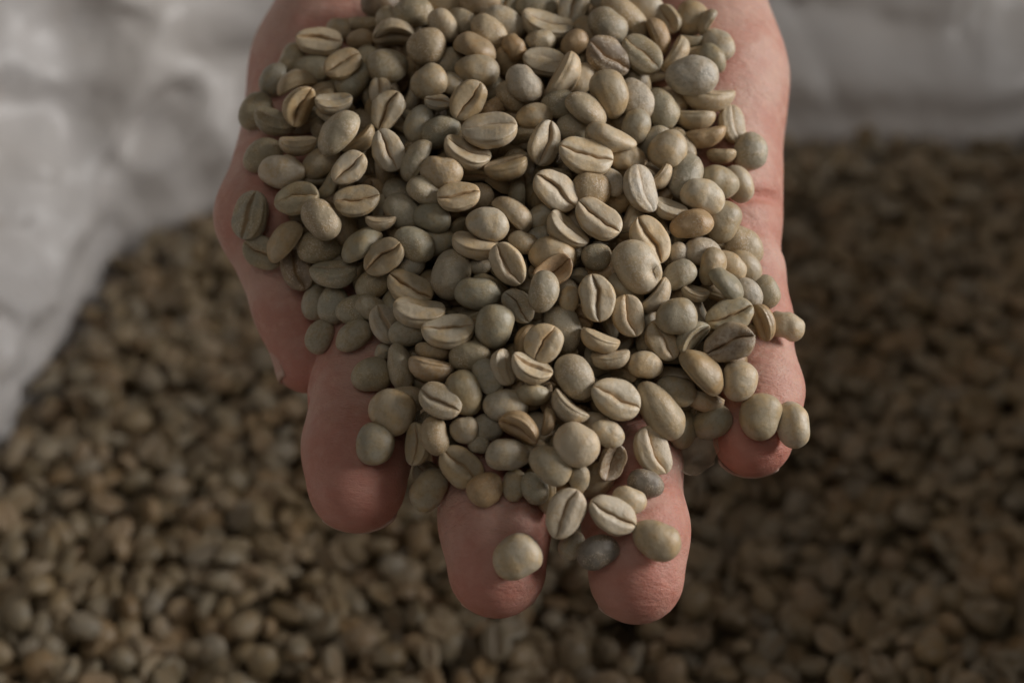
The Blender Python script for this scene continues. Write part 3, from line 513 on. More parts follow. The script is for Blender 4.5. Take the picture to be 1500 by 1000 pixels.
-17.50 -18.88 10.76 0.262 0.689 0.639 0.220 3.97 0.74 t 140 -|tan bean, seam tilted, just down and outward of the ball on the index finger
-22.29 -12.92 9.19 0.961 -0.025 -0.093 -0.258 4.47 0.92 p 0 -|large ball-like pale bean on the index finger, above the outermost one
-25.33 -18.90 10.49 0.765 -0.041 0.048 0.642 3.97 0.90 g 0 -|smooth grey-green round bean lying farthest out on the index finger
-26.60 -6.33 4.03 0.992 -0.008 0.096 0.087 3.95 0.84 o 0 -|olive bean, back up, just up and thumbward of the ball on the index finger
-20.92 -4.88 5.57 0.764 0.048 0.057 -0.641 4.78 0.50 o 0 -|olive bean, back up, just above the ball on the index finger
-24.75 -2.08 1.59 0.862 0.047 -0.081 0.498 1.99 0.74 P 0 -|half-buried cream bean, back up, above the ball on the index finger
-14.69 -1.79 6.90 0.865 0.498 -0.051 -0.021 3.54 0.73 t 60 -|tan bean, half turned, just down and thumbward of the cream bean tipped like a boat
-14.98 -4.70 8.57 0.735 0.668 -0.099 -0.051 4.48 0.73 b 85 -|orange-tan bean, on edge, just above the seamed bean by the index finger
-7.84 -2.78 9.71 0.996 0.004 -0.081 0.043 3.98 0.72 o 0 -|olive bean, back up, just down and outward of the cream bean tipped like a boat
-1.50 -4.75 12.76 0.321 0.726 -0.543 -0.276 3.46 0.70 P 130 -|cream bean, seam tilted, pointing downward, just down and thumbward of the pinkish round bean
3.47 -4.71 14.51 0.438 0.871 -0.164 -0.154 4.03 0.71 P 125 -|cream bean, seam tilted, just down and thumbward of the pinkish round bean
11.50 -6.50 12.61 0.865 -0.020 -0.034 -0.500 4.54 0.74 g 0 -|grey bean, back up, just down and outward of the pinkish round bean
24.83 -4.43 9.08 0.993 0.007 0.076 -0.087 3.39 0.75 p 0 -|pale bean, back up, just up and outward of the cream bean above the ring finger
10.68 7.88 8.23 0.765 -0.040 0.048 0.642 2.67 0.70 t 0 -|small tan bean, back up, just on the little-finger side of the upright grey egg
-15.44 23.55 0.44 0.982 -0.013 -0.076 -0.173 3.87 0.73 o 0 -|olive bean, back up, up and thumbward of the bean with the cracked seam
-20.83 24.78 -1.60 0.938 0.019 0.052 -0.341 4.41 0.71 o 0 -|olive bean, back up, farther down and outward of the big olive arched bean
-18.48 18.61 1.91 0.951 0.024 0.076 -0.300 4.23 0.73 o 0 -|olive bean, back up, above the cream bean tipped like a boat
-19.62 14.13 0.45 0.964 0.016 -0.061 0.258 3.25 0.70 g 0 -|half-buried grey bean, back up, up and thumbward of the cream bean tipped like a boat
-14.46 19.06 -0.78 0.996 -0.001 0.015 0.087 3.77 0.70 o 0 -|olive bean, back up, on the thumb side of the bean with the cracked seam
-5.97 14.28 2.61 1.000 -0.000 0.029 0.000 2.35 0.72 g 0 -|half-buried grey bean, back up, on the thumb side of the upright grey egg
5.21 19.55 1.45 0.985 -0.004 0.023 0.174 3.24 0.73 o 0 -|half-buried olive bean, back up, just up and thumbward of the orange-brown hollow bean
5.62 23.78 0.80 0.936 0.029 -0.079 0.341 3.24 0.71 g 0 -|grey bean, back up, just down and thumbward of the slanting seamed bean
-15.50 -27.56 8.37 0.866 -0.017 0.029 0.500 4.37 0.73 g 0 -|grey bean, back up, down and outward of the index finger's outermost bean
-4.84 -26.81 14.40 0.966 -0.007 0.027 0.259 3.44 0.90 b 0 -|orange-tan bean, back up, up and thumbward of the fingertip bean
0.37 -26.15 13.56 0.764 -0.044 0.052 0.641 3.09 0.70 g 0 -|grey bean, back up, up and thumbward of the silvery bean between fingertips
4.09 -26.66 14.71 0.864 0.032 0.055 -0.499 3.20 0.74 o 0 -|olive bean, back up, just up and thumbward of the silvery bean between fingertips
0.86 -38.63 18.33 0.976 0.008 -0.035 0.216 4.55 0.86 p 0 -|round grey-tan bean lying alone on the bare tip of the middle finger
9.52 -30.76 18.73 0.054 0.841 0.538 -0.020 4.78 0.71 s 176 -|silvery bean, flat face up, hanging between middle and ring fingertips
17.97 -31.04 18.38 0.123 0.955 -0.244 -0.112 4.67 0.70 P 163 -|large cream bean, seam up, just on the little-finger side of the silvery bean between fingertips
21.24 -28.65 15.75 0.981 0.014 0.081 -0.173 3.30 0.74 P 0 -|cream bean, back up, just up and thumbward of the ring finger's oval bean
25.88 -35.57 17.49 0.968 -0.017 -0.069 -0.241 4.68 0.74 p 0 -|smooth pale oval bean, rounded back up, lowest on the ring finger
10.84 -37.26 13.41 0.862 0.049 -0.086 0.498 2.97 0.75 g 0 -|grey bean, back up, just below the silvery bean between fingertips
15.55 -38.01 15.86 0.984 -0.005 0.031 0.174 4.01 0.75 d 0 -|dark grey bean, back up, just down and outward of the silvery bean between fingertips
-26.55 11.04 -0.86 0.952 0.018 -0.057 0.300 4.02 0.71 o 0 -|olive bean, back up, on the little-finger side of the dark bean against the thumb
-22.60 7.10 -0.74 0.805 -0.150 -0.089 0.567 3.51 0.72 o -20 -|half-buried olive bean, back up, up and thumbward of the cream bean tipped like a boat
-26.82 6.28 0.41 0.962 0.024 0.090 -0.258 3.37 0.70 o 0 -|olive bean, back up, on the thumb side of the cream bean tipped like a boat
-25.14 64.95 -21.23 0.562 -0.165 -0.480 0.653 4.41 0.77 t -59 -|half-buried tan bean, half turned, just below the dark bean at the top edge
-0.85 56.98 -16.50 0.454 0.156 -0.381 0.790 4.04 0.74 t -35 -|tan bean, half turned, down and thumbward of the cream bean at the heap's top
-39.63 49.67 -15.69 0.283 0.938 0.188 0.073 4.18 0.71 t 146 -|half-buried tan bean, seam tilted, just above the big olive arched bean
-4.82 51.53 -13.58 0.334 -0.285 0.021 0.898 3.88 0.76 o -10 -|half-buried olive bean, back up, just above the big cream bean
25.30 52.15 -14.70 0.529 0.234 0.174 0.797 3.86 0.72 g 32 -|half-buried grey bean, half turned, just down and outward of the dark crumbly bean
-42.54 45.29 -15.93 0.484 -0.831 -0.243 -0.131 4.12 0.83 g -124 -|half-buried grey bean, seam tilted, just on the thumb side of the big olive arched bean
-36.05 44.75 -12.12 0.231 0.225 0.478 0.817 3.62 0.78 p 63 -|half-buried pale bean, half turned, just up and thumbward of the big olive arched bean
-21.12 44.17 -11.52 0.175 0.208 0.933 -0.237 3.55 0.72 p -156 -|half-buried pale bean, seam up, on the little-finger side of the big olive arched bean
-3.97 46.68 -10.61 0.771 0.497 0.393 0.067 3.94 0.77 b 76 -|half-buried orange-tan bean, on edge, just above the big cream bean
31.63 47.57 -13.58 0.913 -0.158 0.210 0.311 4.18 0.84 p -10 -|half-buried pale bean, back up, up and outward of the spiky fragment
-29.21 37.17 -11.21 0.495 -0.472 -0.649 0.332 4.11 0.77 g -108 -|half-buried grey bean, on edge, just down and outward of the big olive arched bean
3.79 39.56 -6.69 0.482 -0.859 -0.105 -0.141 4.42 0.73 g -122 -|grey bean, seam tilted, just on the little-finger side of the big cream bean
28.00 39.35 -8.06 0.942 0.224 -0.140 0.207 4.01 0.81 g 23 -|half-buried grey bean, back up, just on the little-finger side of the spiky fragment
-27.27 29.01 -7.94 0.221 -0.580 -0.751 -0.225 3.59 0.76 b 174 -|half-buried orange-tan bean, seam up, down and outward of the big olive arched bean
-8.34 32.77 -5.21 0.569 -0.814 -0.083 -0.085 4.39 0.75 t -110 -|tan bean, on edge, just below the big cream bean
-2.79 31.70 -6.63 0.393 0.032 0.484 0.781 4.01 0.74 t 56 -|tan bean, half turned, on the thumb side of the slanting seamed bean
1.33 33.49 -5.83 0.248 -0.546 -0.800 0.021 4.35 0.76 p -161 -|pale bean, seam up, just up and thumbward of the slanting seamed bean
-27.83 23.80 -8.10 0.753 0.629 0.191 0.038 3.87 0.72 g 82 -|half-buried grey bean, on edge, up and outward of the dark bean against the thumb
-24.59 25.87 -4.69 0.330 0.603 0.720 -0.096 4.05 0.74 g 161 -|half-buried grey bean, seam up, down and outward of the big olive arched bean
-7.30 27.67 -4.64 0.982 0.027 -0.167 0.080 4.00 0.80 t 2 -|tan bean, back up, above the bean with the cracked seam
20.51 28.10 -4.85 0.941 -0.062 -0.230 0.240 4.25 0.77 t -14 -|half-buried tan bean, back up, just up and outward of the fat folded bean
23.41 23.98 -3.68 0.660 0.479 0.403 0.416 4.17 0.77 g 77 -|grey bean, on edge, just down and thumbward of the silvery standing bean
-32.66 21.82 -5.88 0.627 0.202 0.322 0.680 3.62 0.83 t 44 -|tan bean, half turned, up and outward of the dark bean against the thumb
-9.67 20.93 -2.76 0.355 -0.717 -0.586 -0.130 3.74 0.79 o -153 -|half-buried olive bean, seam up, up and thumbward of the bean with the cracked seam
17.15 14.26 1.52 0.650 -0.150 -0.045 0.744 3.99 0.79 b -15 -|half-buried orange-tan bean, back up, just above the two-lobed cream bean
-3.81 10.21 0.96 0.330 0.024 -0.547 0.769 4.33 0.70 o -64 -|half-buried olive bean, half turned, just down and thumbward of the bean with the cracked seam
21.51 9.19 3.56 0.316 0.270 0.457 0.787 4.43 0.74 g 64 -|grey bean, half turned, just down and thumbward of the big dented bean
39.51 8.84 -2.81 0.109 0.165 0.712 0.674 3.74 0.77 t 94 -|half-buried tan bean, on edge, just up and outward of the big smooth grey ball
2.77 4.23 3.36 0.064 0.963 -0.000 0.263 3.72 0.74 g 172 -|half-buried grey bean, seam up, just up and thumbward of the pinkish round bean
12.13 4.48 4.78 0.262 0.100 0.947 0.156 3.59 0.73 b 157 -|half-buried orange-tan bean, seam up, just down and thumbward of the two-lobed cream bean
17.87 3.36 2.77 0.459 0.264 0.722 0.446 3.69 0.81 g 102 -|half-buried grey bean, on edge, just below the two-lobed cream bean
34.92 5.97 1.32 0.239 -0.465 -0.754 0.397 3.92 0.82 g -125 -|half-buried grey bean, seam tilted, just on the little-finger side of the big smooth grey ball
3.23 -0.26 7.05 0.245 -0.664 -0.701 0.087 3.55 0.83 b -153 -|half-buried orange-tan bean, seam up, just on the thumb side of the pinkish round bean
20.84 -4.91 5.98 0.327 0.091 0.933 0.120 3.86 0.75 t 159 -|half-buried tan bean, seam up, just above the cream bean above the ring finger
16.59 -1.90 3.59 0.891 0.077 0.356 0.270 4.15 0.74 o 24 -|half-buried olive bean, half turned, just on the little-finger side of the pinkish round bean
27.00 -0.15 4.28 0.872 -0.477 0.045 0.101 3.72 0.84 g -57 -|half-buried grey bean, half turned, just down and thumbward of the big smooth grey ball
-15.15 -8.17 5.06 0.030 0.264 0.906 0.329 3.81 0.80 o 142 -|half-buried olive bean, seam tilted, just up and outward of the ball on the index finger
-1.21 -8.30 7.93 0.005 -0.969 -0.165 -0.183 4.03 0.84 p 177 -|half-buried pale bean, seam up, just down and thumbward of the pinkish round bean
36.56 -10.80 3.74 0.281 0.081 -0.668 0.684 4.05 0.77 t -84 -|tan bean, on edge, just below the big hooked bean
8.76 -12.59 10.14 0.045 0.347 0.881 0.320 3.89 0.77 b 143 -|half-buried orange-tan bean, seam tilted, just up and thumbward of the large ball near the fingertips
5.00 -16.09 9.68 0.370 -0.020 0.435 0.821 3.72 0.81 p 48 -|half-buried pale bean, half turned, just up and thumbward of the large ball near the fingertips
15.42 -25.60 9.41 0.769 0.425 -0.038 0.475 4.14 0.82 t 44 -|tan bean, half turned, just down and outward of the large ball near the fingertips
-19.69 55.45 -18.79 0.155 0.724 0.630 0.235 3.88 0.76 t 148 -|half-buried tan bean, seam tilted, down and outward of the dark bean at the top edge
-20.65 49.78 -16.53 0.585 0.583 0.466 0.318 3.94 0.80 p 97 -|half-buried pale bean, on edge, up and outward of the big olive arched bean
-21.79 29.21 -7.78 0.143 0.140 0.315 0.928 3.88 0.79 o 39 -|half-buried olive bean, half turned, down and outward of the big olive arched bean
1.32 28.30 -5.04 0.665 -0.284 -0.527 0.447 3.54 0.76 o -72 -|olive bean, half turned, just on the thumb side of the slanting seamed bean
32.24 22.29 -6.94 0.454 0.487 0.506 0.548 4.13 0.81 g 89 -|half-buried grey bean, on edge, just up and outward of the big dented bean
13.53 10.97 0.53 0.171 -0.323 -0.833 -0.414 4.24 0.72 o 136 -|half-buried olive bean, seam tilted, just on the little-finger side of the orange-brown hollow bean
-6.58 5.66 2.94 0.510 0.804 -0.022 0.305 4.40 0.76 g 110 -|half-buried grey bean, on edge, down and thumbward of the bean with the cracked seam
20.18 0.07 0.16 0.120 0.952 0.056 0.276 3.64 0.75 p 162 -|half-buried pale bean, seam up, just down and outward of the two-lobed cream bean
15.86 -7.21 3.17 0.308 -0.885 -0.337 -0.094 3.60 0.81 o -149 -|half-buried olive bean, seam tilted, down and outward of the pinkish round bean
30.64 -7.49 3.57 0.118 0.110 0.972 -0.169 4.26 0.70 p -162 -|half-buried pale bean, seam up, just on the thumb side of the big hooked bean
14.17 -16.20 9.75 0.970 0.117 -0.150 0.149 4.28 0.73 p 11 -|half-buried pale bean, back up, just up and outward of the large ball near the fingertips
37.97 -15.36 2.83 0.934 0.150 -0.204 0.252 4.16 0.73 o 11 -|olive bean, back up, just on the thumb side of the little finger's grey oval
6.75 -28.12 11.77 0.587 -0.370 -0.477 0.540 3.96 0.72 t -74 -|half-buried tan bean, on edge, just up and thumbward of the silvery bean between fingertips
-25.96 33.05 -11.59 0.386 0.564 0.386 0.619 4.22 0.80 p 86 -|half-buried pale bean, on edge, down and outward of the big olive arched bean
0.29 -1.41 3.48 0.638 0.736 -0.024 0.223 4.13 0.80 g 95 -|half-buried grey bean, on edge, just on the thumb side of the pinkish round bean
32.53 -16.60 1.80 0.856 0.106 0.411 0.296 4.10 0.82 o 34 -|olive bean, half turned, just down and outward of the long thin bean
-19.95 -10.76 5.01 0.126 0.213 -0.418 0.874 4.35 0.77 t -50 -|half-buried tan bean, half turned, just up and outward of the ball on the index finger
-15.84 -26.19 3.72 0.282 0.426 0.860 0.025 4.09 0.75 o 161 -|half-buried olive bean, seam up, down and outward of the index finger's outermost bean
"""
FILL = """
5.71 84.74 -36.95 0.504 0.476 0.059 0.719 3.80 0.78
12.60 84.02 -36.36 0.367 -0.881 -0.205 0.215 4.34 0.72
-20.46 77.31 -29.72 0.477 0.232 0.802 0.276 3.92 0.75
-16.45 79.71 -31.66 0.080 0.374 0.891 -0.245 4.04 0.80
-13.59 75.01 -31.53 0.706 0.339 0.558 0.276 3.97 0.77
-2.77 80.36 -34.52 0.076 -0.646 -0.685 -0.328 4.05 0.71
2.74 77.22 -29.54 0.936 0.300 -0.105 0.152 4.04 0.73
8.40 75.79 -30.74 0.613 0.437 0.557 0.352 3.72 0.80
15.88 76.75 -28.97 0.284 0.485 0.689 0.458 3.97 0.79
23.01 77.48 -30.86 0.480 0.643 0.264 0.535 4.05 0.75
-22.90 69.37 -26.02 0.432 0.595 0.448 0.509 4.30 0.76
-17.09 69.65 -26.16 0.649 0.582 0.180 0.455 3.72 0.81
-10.20 71.10 -26.08 0.058 -0.761 -0.604 0.231 4.29 0.80
-5.51 70.45 -26.77 0.274 -0.480 -0.495 0.670 3.88 0.77
3.07 71.61 -25.63 0.054 0.165 0.598 -0.782 3.72 0.74
7.77 72.62 -26.26 0.343 0.126 0.601 0.711 3.93 0.73
13.47 72.44 -26.48 0.285 0.660 0.693 0.043 4.24 0.79
20.94 69.25 -22.35 0.489 -0.675 -0.160 0.528 4.23 0.76
-20.84 62.80 -22.32 0.266 0.739 0.487 0.382 4.17 0.81
-13.24 63.92 -21.61 0.684 -0.600 0.103 0.403 3.66 0.76
-3.66 66.00 -21.90 0.412 0.314 0.814 0.263 4.36 0.76
-4.24 61.30 -22.32 0.591 0.768 0.244 0.040 3.76 0.80
3.26 63.74 -22.54 0.768 0.463 0.387 0.212 4.40 0.72
14.79 66.67 -22.57 0.982 0.150 0.107 0.039 4.01 0.82
19.14 62.65 -22.11 0.537 -0.227 -0.513 0.630 4.24 0.79
24.05 61.28 -20.37 0.355 0.115 0.399 0.838 3.81 0.80
-36.23 57.92 -23.04 0.243 -0.315 -0.906 0.145 3.88 0.74
-26.44 56.64 -22.47 0.188 0.208 -0.526 0.803 3.95 0.71
-22.65 58.96 -20.74 0.004 0.630 0.755 0.182 3.61 0.78
-16.04 58.68 -16.75 0.411 -0.087 0.328 0.846 4.06 0.81
-7.44 59.10 -17.43 0.497 -0.516 -0.674 0.181 4.07 0.79
3.73 55.76 -16.92 0.340 -0.546 -0.753 0.139 4.17 0.81
9.20 59.46 -18.54 0.478 0.816 0.322 -0.048 3.77 0.83
12.57 57.41 -16.00 0.346 0.649 0.677 -0.031 3.71 0.71
19.31 58.15 -15.25 0.405 0.067 -0.237 0.880 4.02 0.72
28.83 55.65 -17.90 0.576 0.736 0.318 -0.158 4.23 0.74
-34.61 51.43 -19.29 0.258 0.956 0.083 -0.112 4.40 0.79
-25.08 50.17 -15.54 0.523 0.359 0.576 0.515 3.96 0.80
-16.62 50.84 -15.29 0.484 0.635 0.448 0.402 4.28 0.82
-9.79 52.15 -13.63 0.246 0.046 0.957 0.143 3.95 0.75
0.80 50.37 -13.59 0.693 0.714 0.055 0.081 3.67 0.78
8.87 48.24 -14.87 0.740 -0.556 -0.328 0.189 3.75 0.74
14.39 49.71 -15.37 0.075 -0.569 -0.579 0.579 3.83 0.71
18.93 48.59 -13.57 0.059 0.545 0.820 -0.164 3.81 0.76
-26.67 45.98 -13.55 0.060 0.606 0.781 0.142 3.78 0.81
-14.91 43.10 -10.52 0.318 -0.686 -0.492 0.431 4.26 0.70
-8.61 43.32 -9.15 0.197 -0.070 -0.293 0.933 3.76 0.74
4.07 41.88 -10.38 0.196 0.882 0.428 0.028 3.83 0.77
7.58 46.38 -10.16 0.094 0.619 0.727 -0.282 4.45 0.77
15.07 46.25 -10.23 0.305 0.043 -0.888 0.342 4.41 0.72
22.62 42.85 -10.04 0.321 0.349 0.091 0.876 4.11 0.73
-34.18 35.37 -11.71 0.134 0.940 0.286 -0.131 4.28 0.73
-25.37 39.72 -10.57 0.170 -0.348 -0.872 -0.300 3.66 0.72
-18.79 37.96 -9.55 0.861 0.320 -0.200 0.342 3.66 0.76
-11.68 38.95 -8.72 0.864 -0.225 -0.243 0.379 4.15 0.76
-4.18 39.31 -8.89 0.395 0.765 0.502 -0.076 4.20 0.76
-0.77 35.75 -8.87 0.431 -0.865 -0.219 -0.132 4.16 0.84
10.16 38.19 -7.77 0.182 -0.842 -0.372 0.346 4.08 0.81
20.41 36.88 -8.14 0.526 0.405 0.158 0.731 3.66 0.76
32.95 38.50 -10.47 0.371 -0.250 -0.141 0.883 4.45 0.76
-41.79 28.07 -7.52 0.194 0.216 0.913 -0.285 3.80 0.72
-32.16 30.92 -8.21 0.399 -0.569 -0.241 0.678 3.67 0.78
-19.84 34.01 -7.92 0.120 0.601 0.714 0.338 4.34 0.81
-13.69 34.03 -6.63 0.688 -0.655 -0.149 0.274 4.19 0.75
8.16 31.76 -4.72 0.031 -0.101 -0.479 0.871 4.08 0.76
15.88 29.81 -5.00 0.264 0.686 0.452 0.505 4.19 0.77
23.22 33.21 -7.85 0.344 0.035 -0.608 0.715 3.65 0.82
28.20 32.84 -8.23 0.124 0.355 0.890 -0.256 3.62 0.84
34.96 32.71 -12.77 0.172 -0.099 -0.046 0.979 3.66 0.72
-40.72 25.39 -10.17 0.937 -0.345 0.044 0.017 3.77 0.83
-35.49 26.50 -8.24 0.072 -0.137 -0.982 -0.111 4.18 0.80
-16.10 24.06 -4.81 0.375 -0.783 -0.481 0.120 3.87 0.83
-12.71 29.10 -5.29 0.352 0.504 0.237 0.752 4.35 0.80
-0.03 24.02 -3.03 0.356 0.844 0.395 -0.059 3.58 0.72
7.61 27.99 -1.89 0.927 -0.230 -0.204 0.215 4.40 0.78
14.08 22.73 -4.39 0.108 -0.839 -0.461 0.267 4.21 0.80
29.77 27.71 -6.66 0.649 -0.624 -0.367 0.232 3.99 0.72
36.47 26.72 -9.99 0.198 -0.131 -0.453 0.859 4.31 0.79
-41.97 20.08 -8.98 0.689 0.632 0.163 0.315 3.95 0.76
-25.31 21.14 -6.37 0.775 0.471 0.353 0.232 4.25 0.75
-21.17 19.91 -3.54 0.467 0.079 0.427 0.770 4.02 0.79
-14.48 18.93 -3.69 0.578 -0.034 -0.131 0.805 3.85 0.78
-4.37 21.01 -2.38 0.040 -0.577 -0.693 0.430 3.63 0.82
0.79 20.03 -1.21 0.824 -0.468 -0.320 0.006 3.99 0.74
8.44 19.91 -1.57 0.209 -0.257 -0.865 0.378 3.87 0.78
13.83 23.02 -0.06 0.013 0.422 0.792 -0.440 4.29 0.74
23.52 18.60 -1.19 0.331 0.173 0.927 -0.020 4.10 0.80
27.47 22.15 -4.33 0.253 0.506 0.818 0.102 3.88 0.74
35.92 23.72 -5.92 0.301 0.696 0.377 0.531 4.18 0.73
-38.65 13.83 -9.82 0.511 0.580 0.634 0.037 3.88 0.80
-28.58 12.21 -3.69 0.403 -0.572 -0.714 -0.013 3.74 0.75
-23.38 15.36 -4.54 0.190 0.316 -0.041 0.929 4.23 0.81
-19.04 15.23 -2.93 0.746 -0.575 -0.040 0.333 4.00 0.74
-9.53 16.45 -2.11 0.222 0.203 0.853 -0.427 3.75 0.84
-4.99 14.77 -0.36 0.282 -0.905 -0.256 0.187 3.93 0.71
-1.41 15.60 2.22 0.212 0.637 0.725 -0.151 4.39 0.80
6.57 13.05 1.86 0.181 0.976 0.078 -0.090 3.68 0.75
10.13 16.48 0.47 0.216 -0.710 -0.642 -0.191 4.14 0.80
24.25 13.43 -2.55 0.374 -0.606 -0.422 0.560 3.60 0.71
28.74 16.30 -2.15 0.170 0.351 0.824 0.412 4.42 0.80
34.97 15.81 -3.22 0.843 -0.280 0.020 0.459 3.94 0.81
-21.03 3.17 -1.25 0.673 -0.728 -0.108 0.069 4.03 0.71
-16.39 10.19 -0.94 0.820 -0.232 -0.412 0.323 3.92 0.81
-10.67 10.74 -0.56 0.600 -0.306 0.027 0.739 4.28 0.74
3.73 9.04 2.66 0.033 -0.292 -0.743 -0.602 4.14 0.82
9.33 8.53 4.07 0.889 0.050 -0.257 0.375 3.96 0.75
15.16 7.65 2.57 0.908 -0.318 -0.187 0.200 3.67 0.76
25.50 9.05 -0.20 0.304 -0.838 -0.445 -0.082 4.30 0.74
31.05 9.28 0.60 0.213 0.888 0.256 0.316 3.54 0.82
-15.80 3.63 0.99 0.669 -0.073 -0.528 0.519 3.70 0.79
-10.75 2.84 0.88 0.325 0.302 0.600 0.665 3.76 0.80
-8.20 1.01 4.30 0.880 -0.070 -0.323 0.340 4.07 0.77
-0.67 7.09 4.23 0.411 0.716 0.269 0.497 3.78 0.76
25.39 4.48 2.57 0.666 0.195 0.590 0.412 3.75 0.75
30.42 3.94 2.93 0.651 -0.615 -0.093 0.435 3.56 0.84
39.87 2.37 2.25 0.168 -0.105 -0.799 0.568 3.69 0.80
-14.06 -6.99 1.55 0.121 -0.581 -0.762 0.260 3.91 0.82
-12.13 -3.01 3.52 0.112 0.055 0.950 0.287 4.35 0.82
-4.41 -0.66 6.28 0.149 0.926 0.134 -0.319 3.95 0.70
9.17 -0.43 3.87 0.121 -0.382 -0.398 0.825 4.31 0.82
30.87 -2.78 3.04 0.797 -0.599 0.058 0.057 4.43 0.81
37.65 -6.70 3.03 0.900 0.190 0.377 0.106 4.30 0.78
-9.72 -8.41 4.57 0.561 0.622 0.521 0.167 4.30 0.81
-5.89 -10.10 6.74 0.218 0.397 0.276 0.848 3.89 0.75
3.79 -9.87 8.89 0.524 0.829 0.167 0.103 4.03 0.76
12.90 -8.60 8.48 0.531 0.828 0.152 -0.098 4.03 0.80
20.26 -9.23 6.21 0.269 0.111 -0.460 0.839 4.26 0.76
25.13 -5.96 4.60 0.179 -0.834 -0.393 0.343 3.75 0.81
26.25 -10.80 5.18 0.610 0.583 0.414 0.343 3.80 0.77
0.47 -14.06 7.17 0.223 -0.280 -0.844 -0.400 4.14 0.74
17.24 -12.11 8.18 0.170 -0.373 -0.455 0.791 3.69 0.78
-13.05 -18.38 7.14 0.498 0.132 0.736 0.439 4.06 0.75
10.52 -19.65 12.27 0.053 0.214 0.264 0.939 3.89 0.78
10.30 -26.20 11.33 0.275 0.129 0.953 -0.011 3.58 0.75
0.96 83.56 -37.53 0.879 0.301 0.044 0.366 3.68 0.83
-8.47 78.57 -34.71 0.906 0.279 0.204 0.245 4.01 0.76
-1.84 76.21 -33.38 0.225 -0.890 -0.395 -0.026 4.20 0.82
4.78 79.07 -33.25 0.383 0.245 0.240 0.858 4.38 0.76
9.72 78.78 -34.10 0.781 0.048 -0.022 0.622 3.74 0.70
16.18 80.01 -33.97 0.356 -0.151 0.399 0.831 4.12 0.79
-18.95 69.92 -30.04 0.001 0.227 0.969 0.100 4.34 0.82
-8.93 74.94 -31.90 0.795 0.429 -0.120 0.412 4.41 0.74
-3.39 74.28 -29.49 0.366 0.862 0.265 0.228 3.92 0.79
2.40 73.16 -29.21 0.193 0.124 0.728 0.646 3.70 0.80
11.33 67.92 -28.01 0.437 -0.375 -0.494 0.652 3.70 0.77
17.27 70.77 -27.68 0.190 -0.362 -0.150 0.900 4.38 0.81
25.43 67.85 -24.54 0.157 -0.010 -0.024 0.987 4.04 0.71
-26.98 61.74 -23.87 0.575 0.093 0.452 0.676 3.98 0.70
-19.16 60.40 -25.34 0.078 -0.175 -0.009 0.981 3.84 0.73
-14.06 67.22 -24.97 0.763 -0.113 -0.123 0.625 3.83 0.78
-8.23 65.92 -24.67 0.061 -0.054 -0.993 0.082 3.78 0.80
-0.77 63.95 -25.16 0.833 0.059 0.006 0.549 3.84 0.83
5.48 68.20 -25.51 0.291 0.117 -0.564 0.764 3.57 0.72
12.81 61.92 -21.70 0.911 -0.208 -0.331 0.136 4.09 0.74
16.02 59.47 -21.61 0.281 0.901 0.097 0.315 3.96 0.84
-32.49 55.53 -21.57 0.110 0.273 0.111 0.949 4.15 0.80
-29.39 58.29 -24.60 0.331 -0.505 -0.797 -0.023 3.97 0.81
-14.17 56.91 -20.18 0.627 -0.625 -0.457 0.082 3.85 0.76
-10.49 55.11 -19.62 0.111 -0.929 -0.086 0.344 4.43 0.70
-1.54 59.88 -19.55 0.541 -0.702 -0.406 0.220 4.16 0.73
4.77 59.76 -20.23 0.593 -0.258 -0.684 0.337 4.33 0.73
9.81 56.37 -20.69 0.848 -0.154 0.039 0.506 3.83 0.83
15.48 55.53 -17.42 0.624 -0.136 0.070 0.767 4.13 0.80
23.58 56.14 -17.49 0.460 0.709 0.530 -0.069 3.71 0.76
-36.37 46.80 -18.46 0.231 0.099 -0.373 0.893 3.85 0.79
-27.96 50.23 -18.02 0.285 -0.474 -0.804 0.218 3.95 0.77
-24.89 53.79 -19.57 0.172 0.043 0.984 -0.006 4.11 0.74
-12.14 48.29 -16.03 0.183 0.455 0.858 0.155 4.07 0.83
-3.54 50.84 -17.05 0.609 0.437 0.625 0.219 3.63 0.74
1.13 52.30 -18.69 0.029 0.786 0.480 -0.389 3.72 0.76
4.56 50.29 -15.98 0.299 0.743 0.269 0.535 3.83 0.78
10.03 52.38 -17.16 0.684 -0.657 -0.271 0.163 4.10 0.79
19.84 52.50 -17.08 0.190 0.546 0.773 -0.263 4.05 0.74
22.49 48.24 -16.67 0.603 -0.563 -0.563 0.050 3.59 0.80
-37.70 42.30 -16.27 0.549 0.274 0.181 0.769 4.08 0.77
-34.10 45.34 -15.71 0.619 0.550 0.505 0.241 3.60 0.78
-29.96 44.35 -15.09 0.042 -0.306 -0.408 -0.859 3.58 0.78
-21.07 43.35 -14.77 0.996 0.062 0.063 0.021 3.54 0.74
-15.18 44.54 -14.86 0.175 -0.232 0.513 0.808 3.58 0.71
-9.60 43.79 -12.67 0.033 0.400 0.916 0.015 4.17 0.72
0.06 44.51 -12.66 0.791 -0.153 -0.473 0.358 3.72 0.83
3.43 46.52 -12.89 0.219 0.674 0.463 0.532 4.19 0.71
10.55 43.15 -12.61 0.312 -0.662 -0.648 0.210 3.55 0.77
13.60 42.30 -11.51 0.281 0.474 0.232 0.801 3.71 0.74
20.09 43.46 -13.34 0.761 -0.511 -0.112 0.384 3.57 0.78
29.48 47.08 -16.96 0.244 0.365 0.483 0.757 4.06 0.77
-38.01 37.70 -14.07 0.731 -0.102 -0.237 0.631 3.94 0.80
-31.81 40.33 -12.96 0.953 -0.187 0.170 0.166 3.94 0.77
-22.78 39.75 -14.50 0.217 -0.296 -0.404 0.838 3.90 0.82
-17.59 39.89 -12.35 0.366 -0.164 0.150 0.904 3.89 0.79
-12.35 35.84 -12.84 0.274 0.153 -0.256 0.914 4.04 0.70
